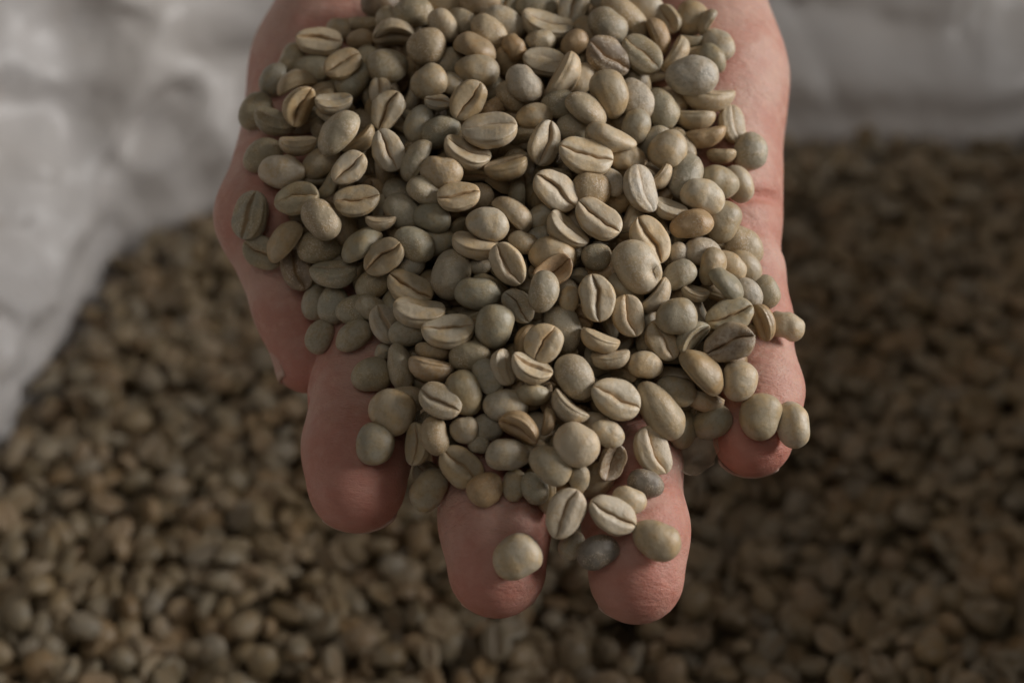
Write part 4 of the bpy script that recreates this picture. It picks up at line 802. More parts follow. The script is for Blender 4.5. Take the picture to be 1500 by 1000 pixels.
-8.04 37.07 -10.94 0.503 -0.292 -0.559 0.591 4.41 0.84
-0.05 38.90 -12.80 0.247 -0.818 -0.453 0.252 4.05 0.80
4.56 35.11 -11.26 0.084 0.112 0.796 0.589 3.66 0.74
10.45 38.18 -12.21 0.503 0.822 0.246 -0.102 3.83 0.72
17.93 40.48 -9.97 0.631 -0.105 -0.218 0.737 4.37 0.84
24.03 37.21 -10.69 0.438 0.069 0.706 0.552 3.75 0.82
27.87 38.82 -12.70 0.222 0.081 -0.569 0.788 4.12 0.70
-39.93 31.04 -10.66 0.639 -0.760 0.028 0.117 4.38 0.83
-34.00 33.89 -14.99 0.442 -0.051 0.366 0.818 4.06 0.71
-29.32 31.55 -13.19 0.861 0.365 0.353 -0.032 3.55 0.76
-15.69 30.34 -8.47 0.436 0.779 0.444 -0.080 3.76 0.73
-10.98 32.02 -9.58 0.273 0.792 0.537 0.095 3.84 0.73
-6.60 31.16 -9.36 0.359 0.788 0.491 0.099 3.79 0.74
5.50 31.61 -9.22 0.628 -0.681 -0.365 0.093 4.31 0.81
11.54 33.91 -8.13 0.287 -0.854 -0.226 0.371 3.73 0.76
16.64 31.70 -8.86 0.410 -0.819 -0.367 -0.163 3.59 0.74
19.63 28.64 -9.76 0.833 0.396 0.386 0.013 3.88 0.84
30.76 31.46 -10.81 0.638 -0.491 -0.314 0.503 3.88 0.81
-34.92 25.98 -11.80 0.047 0.512 0.857 -0.032 4.16 0.82
-30.13 26.37 -10.53 0.280 0.548 0.464 0.637 4.01 0.74
-21.53 25.14 -9.92 0.080 -0.727 -0.639 0.237 4.31 0.70
-17.92 24.96 -7.36 0.549 -0.655 -0.514 0.077 3.94 0.77
-11.57 23.58 -7.45 0.231 -0.054 0.884 0.402 3.70 0.75
-4.03 25.37 -6.67 0.287 0.164 0.838 0.435 3.97 0.73
5.66 27.99 -6.36 0.019 -0.234 -0.429 0.872 4.37 0.74
12.08 28.77 -8.99 0.076 0.428 0.899 -0.056 3.91 0.81
22.53 24.50 -10.05 0.588 -0.307 -0.520 0.539 3.77 0.81
24.73 27.32 -7.89 0.146 -0.563 -0.716 0.387 4.28 0.76
28.60 23.75 -9.30 0.143 0.746 0.648 -0.057 3.83 0.76
-37.48 20.34 -10.64 0.408 0.423 0.582 0.561 4.38 0.83
-34.16 21.01 -12.29 0.114 -0.319 -0.671 0.659 3.71 0.80
-29.15 16.30 -6.22 0.239 0.051 0.904 0.352 4.16 0.76
-20.53 18.90 -7.70 0.354 0.330 0.864 0.138 3.63 0.80
-15.23 19.28 -6.84 0.480 -0.416 -0.186 0.750 4.21 0.82
-10.31 16.69 -7.33 0.069 -0.394 -0.748 -0.530 4.27 0.84
-1.02 19.05 -5.35 0.266 0.369 0.890 -0.012 3.88 0.79
1.63 23.06 -7.24 0.382 0.191 0.878 0.216 3.96 0.75
7.51 21.57 -4.90 0.997 0.074 -0.012 0.002 3.62 0.77
18.59 22.67 -4.13 0.882 -0.007 0.301 0.363 4.32 0.80
18.82 17.22 -3.75 0.191 -0.045 -0.980 -0.002 4.42 0.79
28.10 18.61 -7.11 0.474 0.803 -0.023 0.359 3.72 0.74
39.88 18.79 -6.51 0.128 -0.249 -0.699 -0.658 4.34 0.75
-34.18 14.34 -7.70 0.489 0.023 -0.469 0.735 3.90 0.81
-18.28 9.96 -6.55 0.251 0.084 0.162 0.951 3.86 0.78
-12.88 12.79 -3.99 0.902 0.212 0.364 0.097 3.73 0.82
-8.66 12.77 -4.49 0.393 0.431 0.616 0.529 3.68 0.72
2.17 13.45 0.40 0.316 -0.603 -0.289 0.673 3.64 0.73
9.05 14.12 -4.34 0.537 -0.171 -0.240 0.790 3.85 0.70
14.59 14.15 -1.64 0.012 -0.145 -0.984 -0.098 3.92 0.83
20.98 13.58 -0.71 0.013 -0.905 -0.257 -0.339 4.32 0.71
23.56 16.17 -6.31 0.109 0.931 0.151 0.313 3.74 0.72
31.54 16.51 -7.77 0.119 0.909 0.324 -0.232 3.84 0.71
39.64 14.16 -5.88 0.198 -0.345 -0.582 0.709 4.41 0.77
-21.57 9.92 -3.54 0.931 0.342 0.084 0.099 3.75 0.83
-12.27 8.59 -4.21 0.161 -0.219 0.473 0.838 3.94 0.83
-8.01 6.44 -2.30 0.681 -0.698 -0.064 0.211 4.18 0.71
-2.48 5.36 -0.08 0.399 -0.873 -0.278 -0.045 4.09 0.76
3.98 8.33 -2.81 0.480 0.274 0.735 0.394 3.62 0.71
7.58 10.18 -0.55 0.516 -0.284 -0.134 0.797 4.04 0.82
20.00 7.32 0.31 0.578 0.031 0.424 0.697 4.43 0.75
28.08 10.62 -2.83 0.205 0.449 0.692 0.526 4.05 0.81
32.07 10.80 -3.50 0.371 -0.538 -0.349 0.672 4.44 0.72
-20.21 -0.48 -0.53 0.818 -0.337 0.080 0.459 3.96 0.75
-12.79 3.45 -2.78 0.710 0.335 0.531 0.320 4.01 0.81
-2.73 2.13 2.75 0.167 -0.024 0.917 0.362 4.14 0.72
5.23 2.98 1.06 0.083 -0.655 -0.744 -0.103 3.61 0.73
10.63 4.92 0.87 0.830 -0.290 0.129 0.458 3.85 0.82
23.48 3.14 -0.62 0.078 0.533 0.763 -0.359 4.12 0.71
29.26 5.48 -1.12 0.696 -0.582 0.098 0.410 3.81 0.76
33.99 3.31 -1.07 0.053 -0.475 -0.870 0.121 3.98 0.84
43.69 1.29 -0.48 0.302 -0.948 -0.075 0.060 3.54 0.83
-18.84 -4.12 1.27 0.638 -0.720 -0.141 0.232 4.41 0.79
-5.71 -4.83 4.30 0.011 -0.489 -0.674 0.553 4.35 0.83
-0.05 -5.52 3.28 0.021 -0.312 -0.439 -0.843 4.18 0.84
5.51 -2.15 4.60 0.538 -0.328 -0.034 0.776 3.72 0.71
12.85 -0.08 1.89 0.369 0.060 -0.134 0.918 3.91 0.82
23.67 -2.68 1.52 0.384 0.905 0.134 0.129 3.97 0.78
29.30 -3.64 -1.60 0.932 -0.119 0.235 0.249 3.77 0.73
35.39 -3.13 -1.09 0.495 0.181 -0.207 0.824 3.93 0.77
0.96 -10.43 4.98 0.235 -0.708 -0.655 -0.119 3.57 0.78
5.87 -7.09 5.45 0.052 0.249 0.916 -0.309 3.68 0.79
12.03 -6.34 4.11 0.569 -0.647 -0.235 0.451 4.08 0.74
-13.05 -12.10 4.15 0.194 -0.068 -0.738 0.643 3.55 0.71
5.57 -14.05 3.14 0.512 -0.252 -0.756 0.320 4.22 0.74
5.06 -20.43 12.35 0.171 0.088 0.285 0.939 3.58 0.76
8.76 -19.11 7.67 0.605 -0.052 -0.121 0.785 4.38 0.79
3.73 75.27 -34.77 0.047 -0.422 -0.569 0.704 3.84 0.83
14.80 76.76 -34.64 0.004 -0.086 -0.397 -0.914 3.57 0.78
-8.66 70.69 -30.57 0.380 0.482 0.349 0.708 3.86 0.75
-1.34 69.67 -29.00 0.012 -0.827 -0.432 0.360 4.39 0.82
5.59 69.62 -30.28 0.425 0.719 0.522 0.173 4.24 0.78
11.39 70.16 -31.44 0.023 0.318 0.273 -0.908 4.07 0.75
19.25 72.71 -31.21 0.468 0.481 0.494 0.552 4.19 0.82
-24.76 64.05 -27.06 0.096 -0.176 -0.623 0.756 4.26 0.75
-18.72 65.15 -25.14 0.306 -0.076 -0.574 0.755 4.25 0.72
-11.51 61.97 -25.49 0.040 -0.944 -0.062 0.322 3.79 0.73
-8.47 65.10 -27.97 0.867 -0.396 -0.252 0.165 3.58 0.71
-1.40 61.82 -28.92 0.098 -0.334 -0.218 0.912 4.32 0.72
5.62 61.92 -26.80 0.399 0.484 0.475 0.618 3.91 0.79
15.35 66.56 -26.12 0.980 0.055 0.189 0.040 3.81 0.79
19.93 65.06 -28.24 0.529 -0.802 -0.155 0.230 3.96 0.75
-25.32 52.56 -24.64 0.270 -0.597 -0.517 0.551 3.67 0.71
-14.92 60.50 -21.92 0.334 -0.063 -0.717 0.609 3.66 0.73
-6.96 60.05 -24.71 0.848 0.016 0.385 0.364 4.30 0.74
-2.77 54.66 -20.87 0.733 0.624 0.174 0.208 4.37 0.72
0.69 57.70 -24.71 0.099 0.469 0.520 0.707 4.13 0.81
7.79 58.89 -23.80 0.238 0.730 0.639 0.036 3.54 0.76
15.13 54.67 -21.83 0.288 0.364 0.141 0.874 4.33 0.73
25.30 57.16 -21.58 0.208 0.911 0.354 -0.032 4.19 0.72
-32.85 48.59 -21.43 0.023 -0.529 -0.787 0.317 3.94 0.71
-26.93 48.18 -21.56 0.232 -0.086 -0.946 0.210 3.86 0.72
-14.73 52.68 -18.93 0.403 -0.073 -0.733 0.543 3.74 0.84
-12.21 47.64 -21.14 0.229 0.143 -0.595 0.757 3.98 0.83
-7.01 51.55 -18.16 0.593 0.255 0.449 0.617 4.12 0.80
1.60 51.18 -22.26 0.595 -0.022 0.257 0.762 4.20 0.77
6.32 51.50 -20.99 0.800 0.469 0.372 0.045 4.37 0.83
10.27 48.52 -18.66 0.968 -0.201 -0.138 0.064 3.79 0.80
18.65 48.29 -19.02 0.825 -0.319 -0.410 0.224 3.54 0.75
25.52 52.37 -20.19 0.801 0.440 0.276 0.298 3.73 0.75
-32.81 41.75 -16.90 0.589 0.468 0.601 0.272 3.59 0.78
-27.72 39.53 -17.45 0.278 -0.092 0.253 0.922 4.44 0.74
-24.75 43.73 -17.68 0.144 0.318 0.845 0.405 4.13 0.83
-19.68 43.98 -18.09 0.011 -0.659 -0.716 -0.228 3.72 0.81
-10.61 42.55 -17.41 0.224 0.015 0.744 0.629 4.31 0.74
-4.20 45.18 -14.89 0.848 -0.313 0.131 0.406 4.38 0.71
1.69 45.42 -17.15 0.490 0.135 -0.157 0.847 4.28 0.76
6.52 42.23 -14.14 0.912 0.368 0.176 0.043 3.99 0.84
14.54 41.49 -15.80 0.151 0.861 0.468 -0.132 3.63 0.84
19.62 43.64 -17.97 0.634 0.468 0.601 0.132 4.10 0.79
27.72 42.80 -17.77 0.543 0.146 0.063 0.824 4.19 0.80
-30.70 36.52 -15.84 0.054 0.199 0.784 0.585 4.06 0.71
-23.52 35.49 -14.03 0.872 0.375 -0.279 0.143 4.23 0.72
-17.87 35.29 -15.31 0.277 0.212 -0.112 0.930 3.61 0.84
-12.15 40.17 -14.06 0.059 -0.265 -0.586 0.763 4.13 0.80
-8.21 37.51 -15.47 0.034 0.887 0.419 0.192 3.84 0.73
-0.16 34.79 -15.23 0.142 -0.249 0.348 0.893 4.17 0.82
6.26 37.62 -13.87 0.154 0.177 0.263 0.936 3.70 0.72
15.71 37.39 -12.23 0.305 0.922 0.178 -0.159 3.98 0.77
21.46 37.49 -14.91 0.815 0.149 -0.017 0.559 4.16 0.79
27.51 34.42 -14.37 0.085 0.263 0.882 -0.381 3.69 0.70
32.07 40.41 -14.96 0.609 -0.188 -0.291 0.714 4.25 0.81
-33.40 29.39 -13.09 0.049 0.372 0.691 0.618 3.97 0.79
-23.74 29.92 -10.74 0.717 0.307 0.062 0.623 3.57 0.82
-18.38 31.85 -12.53 0.841 -0.469 -0.258 -0.078 3.85 0.79
-10.43 28.92 -11.53 0.727 -0.539 0.022 0.425 3.58 0.71
-3.49 29.30 -11.11 0.533 0.744 0.393 -0.092 4.37 0.75
1.04 32.30 -11.30 0.212 0.955 0.052 -0.199 3.62 0.75
9.15 33.20 -11.70 0.551 -0.476 -0.676 0.112 3.62 0.71
13.57 33.18 -12.08 0.232 0.811 0.510 -0.168 3.78 0.82
21.90 33.17 -11.24 0.462 -0.142 0.169 0.859 4.23 0.73
24.69 31.28 -15.30 0.149 -0.250 -0.060 0.955 3.79 0.79
-15.23 26.92 -11.04 0.412 0.589 0.633 0.288 4.42 0.78
-9.91 24.74 -11.08 0.211 0.809 0.419 0.355 3.62 0.83
-5.75 26.70 -13.12 0.031 0.176 0.460 0.870 3.58 0.79
1.84 26.86 -10.52 0.281 0.390 0.606 0.634 4.11 0.71
5.64 23.52 -8.41 0.182 0.925 0.196 0.269 4.11 0.71
10.89 24.56 -6.82 0.341 0.761 0.226 0.504 4.08 0.79
18.17 23.80 -10.84 0.225 0.339 0.863 -0.299 4.28 0.77
22.79 27.89 -13.25 0.115 0.784 0.582 0.183 3.60 0.80
26.19 25.79 -12.59 0.647 -0.620 -0.241 0.373 4.15 0.72
-33.32 19.41 -8.60 0.309 -0.189 -0.923 0.129 4.02 0.70
-16.91 20.09 -10.17 0.807 -0.326 0.102 0.482 3.77 0.77
-9.55 20.54 -9.54 0.140 -0.120 0.507 0.842 4.30 0.74
-3.50 20.93 -9.51 0.661 -0.515 -0.536 0.107 3.75 0.78
3.01 19.00 -6.73 0.747 -0.632 -0.164 -0.126 3.92 0.84
9.34 18.47 -7.55 0.043 -0.465 -0.772 0.431 4.07 0.76
13.64 21.80 -9.56 0.477 -0.755 -0.437 -0.108 4.29 0.72
20.33 19.45 -8.70 0.046 -0.415 -0.607 -0.676 4.02 0.79
24.46 19.93 -9.01 0.475 -0.504 -0.704 0.159 3.76 0.72
36.32 18.18 -8.86 0.286 -0.204 -0.927 0.128 3.63 0.75
-17.09 14.21 -6.91 0.133 0.150 0.846 -0.494 4.26 0.79
-12.57 12.47 -7.89 0.128 0.501 0.839 -0.169 3.59 0.76
-5.53 15.87 -6.85 0.370 -0.638 -0.547 0.396 4.43 0.83
0.46 13.32 -3.07 0.067 0.149 0.159 0.974 4.40 0.73
7.19 14.48 -8.31 0.434 -0.749 -0.275 0.417 3.83 0.71
14.01 16.29 -4.69 0.767 0.333 0.316 0.448 4.06 0.78
17.57 11.03 -5.13 0.067 0.327 0.203 0.920 4.06 0.82
26.17 13.56 -8.20 0.318 -0.647 -0.693 0.015 3.84 0.80
29.17 12.30 -7.12 0.882 0.406 0.208 0.119 3.62 0.80
32.46 18.74 -11.61 0.117 -0.853 -0.495 0.122 3.84 0.71
-17.41 5.66 -4.37 0.874 -0.220 -0.183 0.393 3.73 0.72
-4.41 10.63 -3.54 0.529 -0.169 -0.217 0.803 3.76 0.82
-0.64 7.74 -3.06 0.321 0.874 0.227 0.284 3.86 0.73
10.35 8.29 -2.96 0.453 -0.871 -0.132 0.138 4.43 0.71
15.12 6.19 -2.21 0.363 -0.869 -0.299 -0.153 4.13 0.80
22.88 9.84 -5.21 0.659 -0.622 0.087 0.413 4.08 0.71
26.78 7.64 -6.13 0.828 -0.419 0.079 0.365 4.10 0.79
34.35 7.30 -5.34 0.887 -0.278 -0.112 0.350 3.77 0.74
-16.53 -0.13 -3.76 0.620 -0.329 0.128 0.700 4.45 0.82
0.07 1.57 -0.72 0.616 0.580 0.457 0.273 3.99 0.71
7.75 2.04 -1.58 0.726 -0.152 -0.065 0.667 4.30 0.76
14.16 2.10 -1.27 0.185 -0.100 0.021 0.977 4.27 0.82
30.05 0.59 -3.86 0.115 -0.106 0.368 0.917 4.23 0.71
36.17 3.41 -5.61 0.658 -0.643 0.113 0.376 4.33 0.83
-16.94 -5.51 -2.85 0.144 0.429 0.878 -0.155 3.69 0.74
9.09 -4.38 0.55 0.269 -0.908 -0.183 -0.264 3.98 0.75
13.88 -4.41 -0.21 0.540 -0.215 0.199 0.789 3.87 0.72
33.11 -4.31 -5.38 0.640 -0.743 0.032 0.192 4.08 0.84
41.82 -2.93 4.42 0.602 0.166 0.295 0.723 3.66 0.81
3.90 -9.11 2.35 0.536 0.592 0.440 0.411 3.94 0.81
11.81 -9.29 0.92 0.842 -0.135 0.278 0.442 3.97 0.79
-15.48 -16.06 3.03 0.438 -0.652 -0.617 -0.043 3.97 0.73
12.62 -15.05 6.14 0.185 -0.453 -0.857 -0.160 4.18 0.79
14.64 -11.94 3.88 0.181 -0.955 -0.218 -0.091 4.38 0.71
3.62 -20.73 8.73 0.155 0.067 0.962 0.213 4.22 0.77
10.16 -19.01 3.26 0.273 0.253 0.756 0.539 4.26 0.82
9.08 -27.68 4.72 0.603 -0.204 -0.403 0.658 3.60 0.74
-13.20 69.88 -31.25 0.220 0.890 0.240 0.318 4.05 0.77
2.90 71.48 -33.68 0.025 -0.333 -0.177 -0.926 3.55 0.81
10.33 73.87 -33.79 0.768 -0.508 -0.377 0.098 3.94 0.71
15.04 72.26 -32.31 0.594 0.230 -0.073 0.768 4.04 0.83
-21.78 65.13 -29.15 0.154 0.304 0.848 0.406 3.62 0.72
-11.99 65.47 -30.74 0.084 0.068 -0.358 0.927 3.82 0.73
-7.34 61.17 -29.55 0.709 -0.229 0.235 0.624 4.44 0.78
0.21 64.71 -30.77 0.045 0.289 0.268 -0.918 4.27 0.76
8.79 64.65 -27.71 0.215 -0.056 -0.074 0.972 3.88 0.79
12.63 62.45 -25.74 0.330 0.210 -0.099 0.915 3.88 0.83
22.36 62.18 -24.82 0.440 -0.247 -0.622 0.598 3.94 0.78
-20.60 55.81 -25.64 0.844 0.403 -0.238 0.264 4.23 0.80
-19.56 58.83 -28.61 0.989 -0.094 0.111 0.026 4.20 0.74
-10.15 55.87 -25.34 0.004 -0.207 -0.906 -0.369 3.92 0.81
-2.16 56.31 -27.37 0.165 0.356 0.825 -0.406 3.79 0.78
3.62 59.06 -26.32 0.111 0.488 0.751 0.430 3.73 0.75
10.15 56.19 -26.03 0.725 0.158 0.436 0.509 4.07 0.80
16.39 55.49 -26.84 0.482 -0.820 -0.297 0.085 4.14 0.81
20.94 56.30 -24.22 0.832 0.495 0.209 0.137 4.35 0.73
-23.18 47.27 -19.73 0.537 0.364 0.290 0.703 4.21 0.80
-21.96 52.45 -22.10 0.191 0.564 0.797 -0.101 4.17 0.76
-12.32 50.19 -23.15 0.907 0.313 -0.118 0.257 3.55 0.83
-8.02 52.34 -24.20 0.230 -0.840 -0.469 -0.144 4.16 0.82
-2.42 50.59 -24.49 0.242 -0.359 -0.872 -0.227 4.23 0.78
5.22 53.78 -24.72 0.512 -0.428 -0.565 0.485 4.13 0.72
11.21 52.35 -22.47 0.650 0.539 0.466 0.264 3.86 0.76
21.25 50.06 -21.99 0.094 0.077 0.452 0.884 3.80 0.82
25.16 47.11 -20.06 0.480 -0.663 -0.240 0.522 4.12 0.71
-29.23 44.17 -20.38 0.417 0.907 0.048 -0.044 4.02 0.71
-16.38 46.23 -18.40 0.524 -0.294 -0.357 0.715 4.17 0.79
-8.59 46.34 -18.41 0.568 0.010 0.012 0.823 3.89 0.71
-1.70 47.29 -19.82 0.310 0.698 0.310 0.566 4.22 0.77
5.07 45.84 -19.58 0.232 0.271 0.812 0.462 3.76 0.77
10.36 43.48 -17.35 0.101 0.928 0.255 0.253 4.39 0.81
15.82 44.60 -20.12 0.010 -0.324 -0.446 -0.834 4.05 0.74
21.76 39.89 -18.24 0.712 -0.642 -0.253 -0.130 4.15 0.78
-16.76 39.58 -16.52 0.247 0.595 0.494 0.584 4.11 0.70
-13.02 39.33 -18.93 0.103 -0.473 -0.802 0.351 3.72 0.71
-4.76 38.23 -17.55 0.742 -0.440 -0.390 0.323 4.27 0.78
3.21 39.11 -16.82 0.470 0.687 0.340 0.438 3.75 0.83
4.56 40.53 -21.22 0.602 0.634 0.300 0.381 3.82 0.80
15.18 39.85 -18.94 0.295 0.133 0.930 -0.171 3.93 0.70
16.05 36.10 -16.53 0.333 0.343 0.337 0.811 4.01 0.81
25.78 37.62 -17.36 0.523 -0.599 -0.551 0.252 3.64 0.83
-12.27 31.10 -14.29 0.130 0.136 -0.352 0.917 4.35 0.75
-5.09 32.10 -14.66 0.636 -0.013 -0.217 0.741 4.42 0.79
2.30 32.58 -16.51 0.942 -0.265 -0.178 0.106 3.71 0.74
5.74 30.15 -13.55 0.152 0.794 0.562 -0.173 4.18 0.71
15.05 29.22 -13.24 0.093 0.424 0.688 -0.582 4.43 0.78
18.25 32.32 -14.82 0.300 -0.951 -0.026 -0.070 4.33 0.71
30.02 30.95 -15.01 0.268 0.741 0.605 -0.113 3.74 0.73
1.83 27.72 -14.81 0.120 -0.689 -0.664 -0.263 3.82 0.71
8.32 22.83 -11.32 0.364 0.262 0.499 0.741 3.67 0.75
11.72 25.19 -12.48 0.749 0.004 0.293 0.594 3.97 0.70
31.72 26.38 -13.68 0.216 0.848 0.284 0.392 3.78 0.81
-5.37 23.23 -10.96 0.890 0.294 0.344 -0.048 3.75 0.73
1.73 20.48 -11.12 0.115 -0.148 -0.947 0.262 3.91 0.78
8.28 18.50 -11.99 0.121 -0.168 -0.795 0.570 3.90 0.80
14.92 18.09 -8.78 0.565 0.760 0.260 -0.190 4.04 0.75
29.29 21.04 -12.87 0.145 -0.946 0.036 0.287 4.33 0.75
-1.84 12.93 -6.08 0.264 -0.583 -0.768 0.009 4.44 0.78
3.02 12.17 -9.12 0.474 0.678 0.438 0.351 4.15 0.81
12.16 14.75 -9.61 0.225 0.153 0.916 0.296 3.62 0.75
32.33 13.67 -13.89 0.735 -0.372 -0.286 0.489 4.22 0.80
35.54 13.09 -8.21 0.587 0.732 0.317 -0.139 4.21 0.71
2.59 8.16 -6.72 0.117 -0.344 -0.886 -0.288 3.76 0.80
6.84 9.33 -8.90 0.321 0.118 0.938 -0.056 4.00 0.81
38.54 9.08 -6.94 0.817 -0.173 -0.013 0.550 3.59 0.73
8.48 2.60 -7.20 0.004 -0.589 -0.796 0.140 4.08 0.79
11.55 0.21 -4.01 0.558 0.218 0.478 0.643 3.71 0.82
32.29 4.44 -8.69 0.168 -0.915 -0.348 -0.112 3.99 0.77
39.86 0.46 -3.08 0.164 0.911 0.362 0.108 4.29 0.79
3.66 -2.21 0.32 0.954 -0.223 -0.201 -0.000 4.26 0.74
8.38 -2.38 -4.02 0.375 -0.168 0.149 0.899 3.91 0.72
33.28 -0.97 -8.73 0.319 0.667 0.522 0.425 3.60 0.76
6.66 -11.19 -0.13 0.272 -0.069 0.829 0.484 3.71 0.75
31.37 -11.81 1.89 0.067 -0.867 -0.485 -0.087 3.63 0.79
36.03 -11.26 -0.88 0.680 -0.273 0.168 0.659 4.41 0.84
11.53 -16.04 2.06 0.122 0.249 0.793 0.543 3.70 0.73
36.90 -13.29 -11.72 0.076 0.153 0.963 -0.208 3.57 0.78
11.32 -24.11 3.51 0.167 0.113 0.892 -0.405 3.60 0.83
5.12 -24.59 9.98 0.903 0.369 0.093 0.198 3.68 0.75
12.85 -23.26 7.06 0.886 -0.221 0.247 0.323 3.69 0.83
-16.36 62.65 -29.46 0.001 0.470 0.763 -0.444 4.44 0.84
-4.27 67.36 -31.64 0.345 -0.890 -0.013 0.297 4.43 0.70
3.38 65.24 -32.38 0.275 0.660 0.657 0.241 3.62 0.71
7.14 64.76 -31.34 0.717 -0.437 -0.488 0.236 4.01 0.70
13.45 64.61 -30.70 0.017 -0.935 -0.267 -0.231 4.17 0.70
-15.41 57.51 -26.65 0.494 -0.676 -0.544 0.047 4.38 0.71
-10.74 58.25 -28.63 0.374 0.180 0.445 0.793 4.07 0.71
-5.90 55.38 -27.71 0.560 0.274 0.698 0.352 3.64 0.71
2.04 58.03 -30.08 0.104 -0.631 -0.747 0.181 4.25 0.77
7.37 58.43 -29.80 0.151 0.790 0.569 0.171 4.15 0.83
17.36 60.01 -28.02 0.597 0.749 -0.089 0.273 4.37 0.75
-17.43 49.09 -21.68 0.933 0.005 -0.091 0.348 4.14 0.78
-14.34 53.27 -24.84 0.353 0.070 -0.442 0.822 4.41 0.77
-6.26 48.10 -22.25 0.221 0.359 0.731 0.536 4.05 0.71
1.12 46.46 -23.92 0.085 -0.093 -0.868 0.481 4.29 0.81
7.03 47.39 -24.44 0.810 0.035 0.371 0.453 4.26 0.77
14.10 50.22 -24.39 0.094 -0.660 -0.745 -0.004 3.61 0.72
18.52 51.68 -25.01 0.567 -0.620 -0.126 0.527 3.60 0.74
-5.15 43.25 -19.53 0.346 0.874 -0.000 0.341 4.40 0.72
-0.56 42.23 -20.72 0.670 0.558 0.209 0.442 4.12 0.72
10.47 44.13 -21.55 0.599 0.010 0.267 0.755 4.41 0.82
14.90 49.16 -20.93 0.805 0.391 0.156 0.418 4.10 0.84
-0.61 38.55 -18.44 0.461 -0.536 -0.702 0.086 4.38 0.84
6.12 35.45 -19.33 0.466 0.007 -0.201 0.862 4.27 0.74
10.68 36.83 -19.43 0.303 0.779 0.526 0.157 3.64 0.83
4.51 30.19 -18.64 0.127 0.633 0.688 -0.331 4.05 0.72
10.15 32.86 -16.05 0.065 0.403 0.720 0.561 4.06 0.80
-1.04 24.67 -12.01 0.358 0.547 0.302 0.694 3.99 0.74
7.12 25.03 -14.46 0.144 -0.911 -0.303 0.241 4.26 0.71
5.23 17.40 -13.92 0.538 0.113 0.312 0.775 3.66 0.77
1.05 15.37 -9.52 0.517 -0.743 -0.402 0.139 3.74 0.71
5.58 12.15 -13.15 0.048 -0.252 -0.960 -0.116 3.63 0.83
11.36 11.46 -7.94 0.139 0.044 -0.607 0.781 4.09 0.78
29.46 13.32 -10.95 0.103 0.289 0.951 -0.051 4.10 0.74
1.11 4.80 -4.37 0.609 -0.725 0.018 0.322 3.63 0.76
12.98 7.54 -6.52 0.061 0.978 0.130 0.149 4.37 0.76
34.34 9.69 -9.61 0.426 0.859 0.142 -0.245 4.34 0.71
3.80 1.04 -3.58 0.351 -0.646 -0.629 0.254 4.42 0.80
26.83 3.92 -4.02 0.034 -0.033 -0.786 0.616 3.67 0.80
40.97 -2.13 0.95 0.844 0.386 -0.028 0.372 3.82 0.84
5.38 -6.87 -1.76 0.001 -0.310 -0.362 -0.879 4.40 0.77
35.14 -3.26 -13.02 0.278 -0.063 -0.836 0.469 4.40 0.77
30.16 -7.44 0.39 0.604 0.157 -0.080 0.777 3.93 0.71
-19.29 -13.42 2.27 0.609 -0.303 -0.382 0.625 4.32 0.72
9.36 -14.74 -1.10 0.355 -0.918 -0.167 0.060 4.03 0.71
"""

# ---------------------------------------------------------------- the sack round the beans
def catmull(pts, n):
    pts = np.asarray(pts, float); m = len(pts); out = []
    seglen = np.array([np.linalg.norm(pts[(i + 1) % m] - pts[i]) for i in range(m)])
    cnt = np.maximum(1, np.round(seglen / seglen.sum() * n).astype(int))
    for i in range(m):
        p0, p1, p2, p3 = pts[i - 1], pts[i], pts[(i + 1) % m], pts[(i + 2) % m]
        for t in np.arange(cnt[i]) / cnt[i]:
            out.append(.5 * (2 * p1 + (p2 - p0) * t + (2 * p0 - 5 * p1 + 4 * p2 - p3) * t * t + (3 * p1 - p0 - 3 * p2 + p3) * t ** 3))
    return np.array(out)
rim_px = [(-170, 860), (-20, 645), (55, 540), (112, 450), (165, 362), (200, 338), (260, 325), (330, 300), (450, 275), (640, 247), (880, 227), (1150, 212), (1330, 207), (1500, 199)]
rim = [on_beans(*p)[:2] for p in rim_px] + [np.array(p) for p in ((.285, .50), (.30, .40), (.295, .25), (.26, .11), (.16, .045), (0, .03), (-.13, .05), (-.21, .13))]
LOOP = catmull(rim, 760)
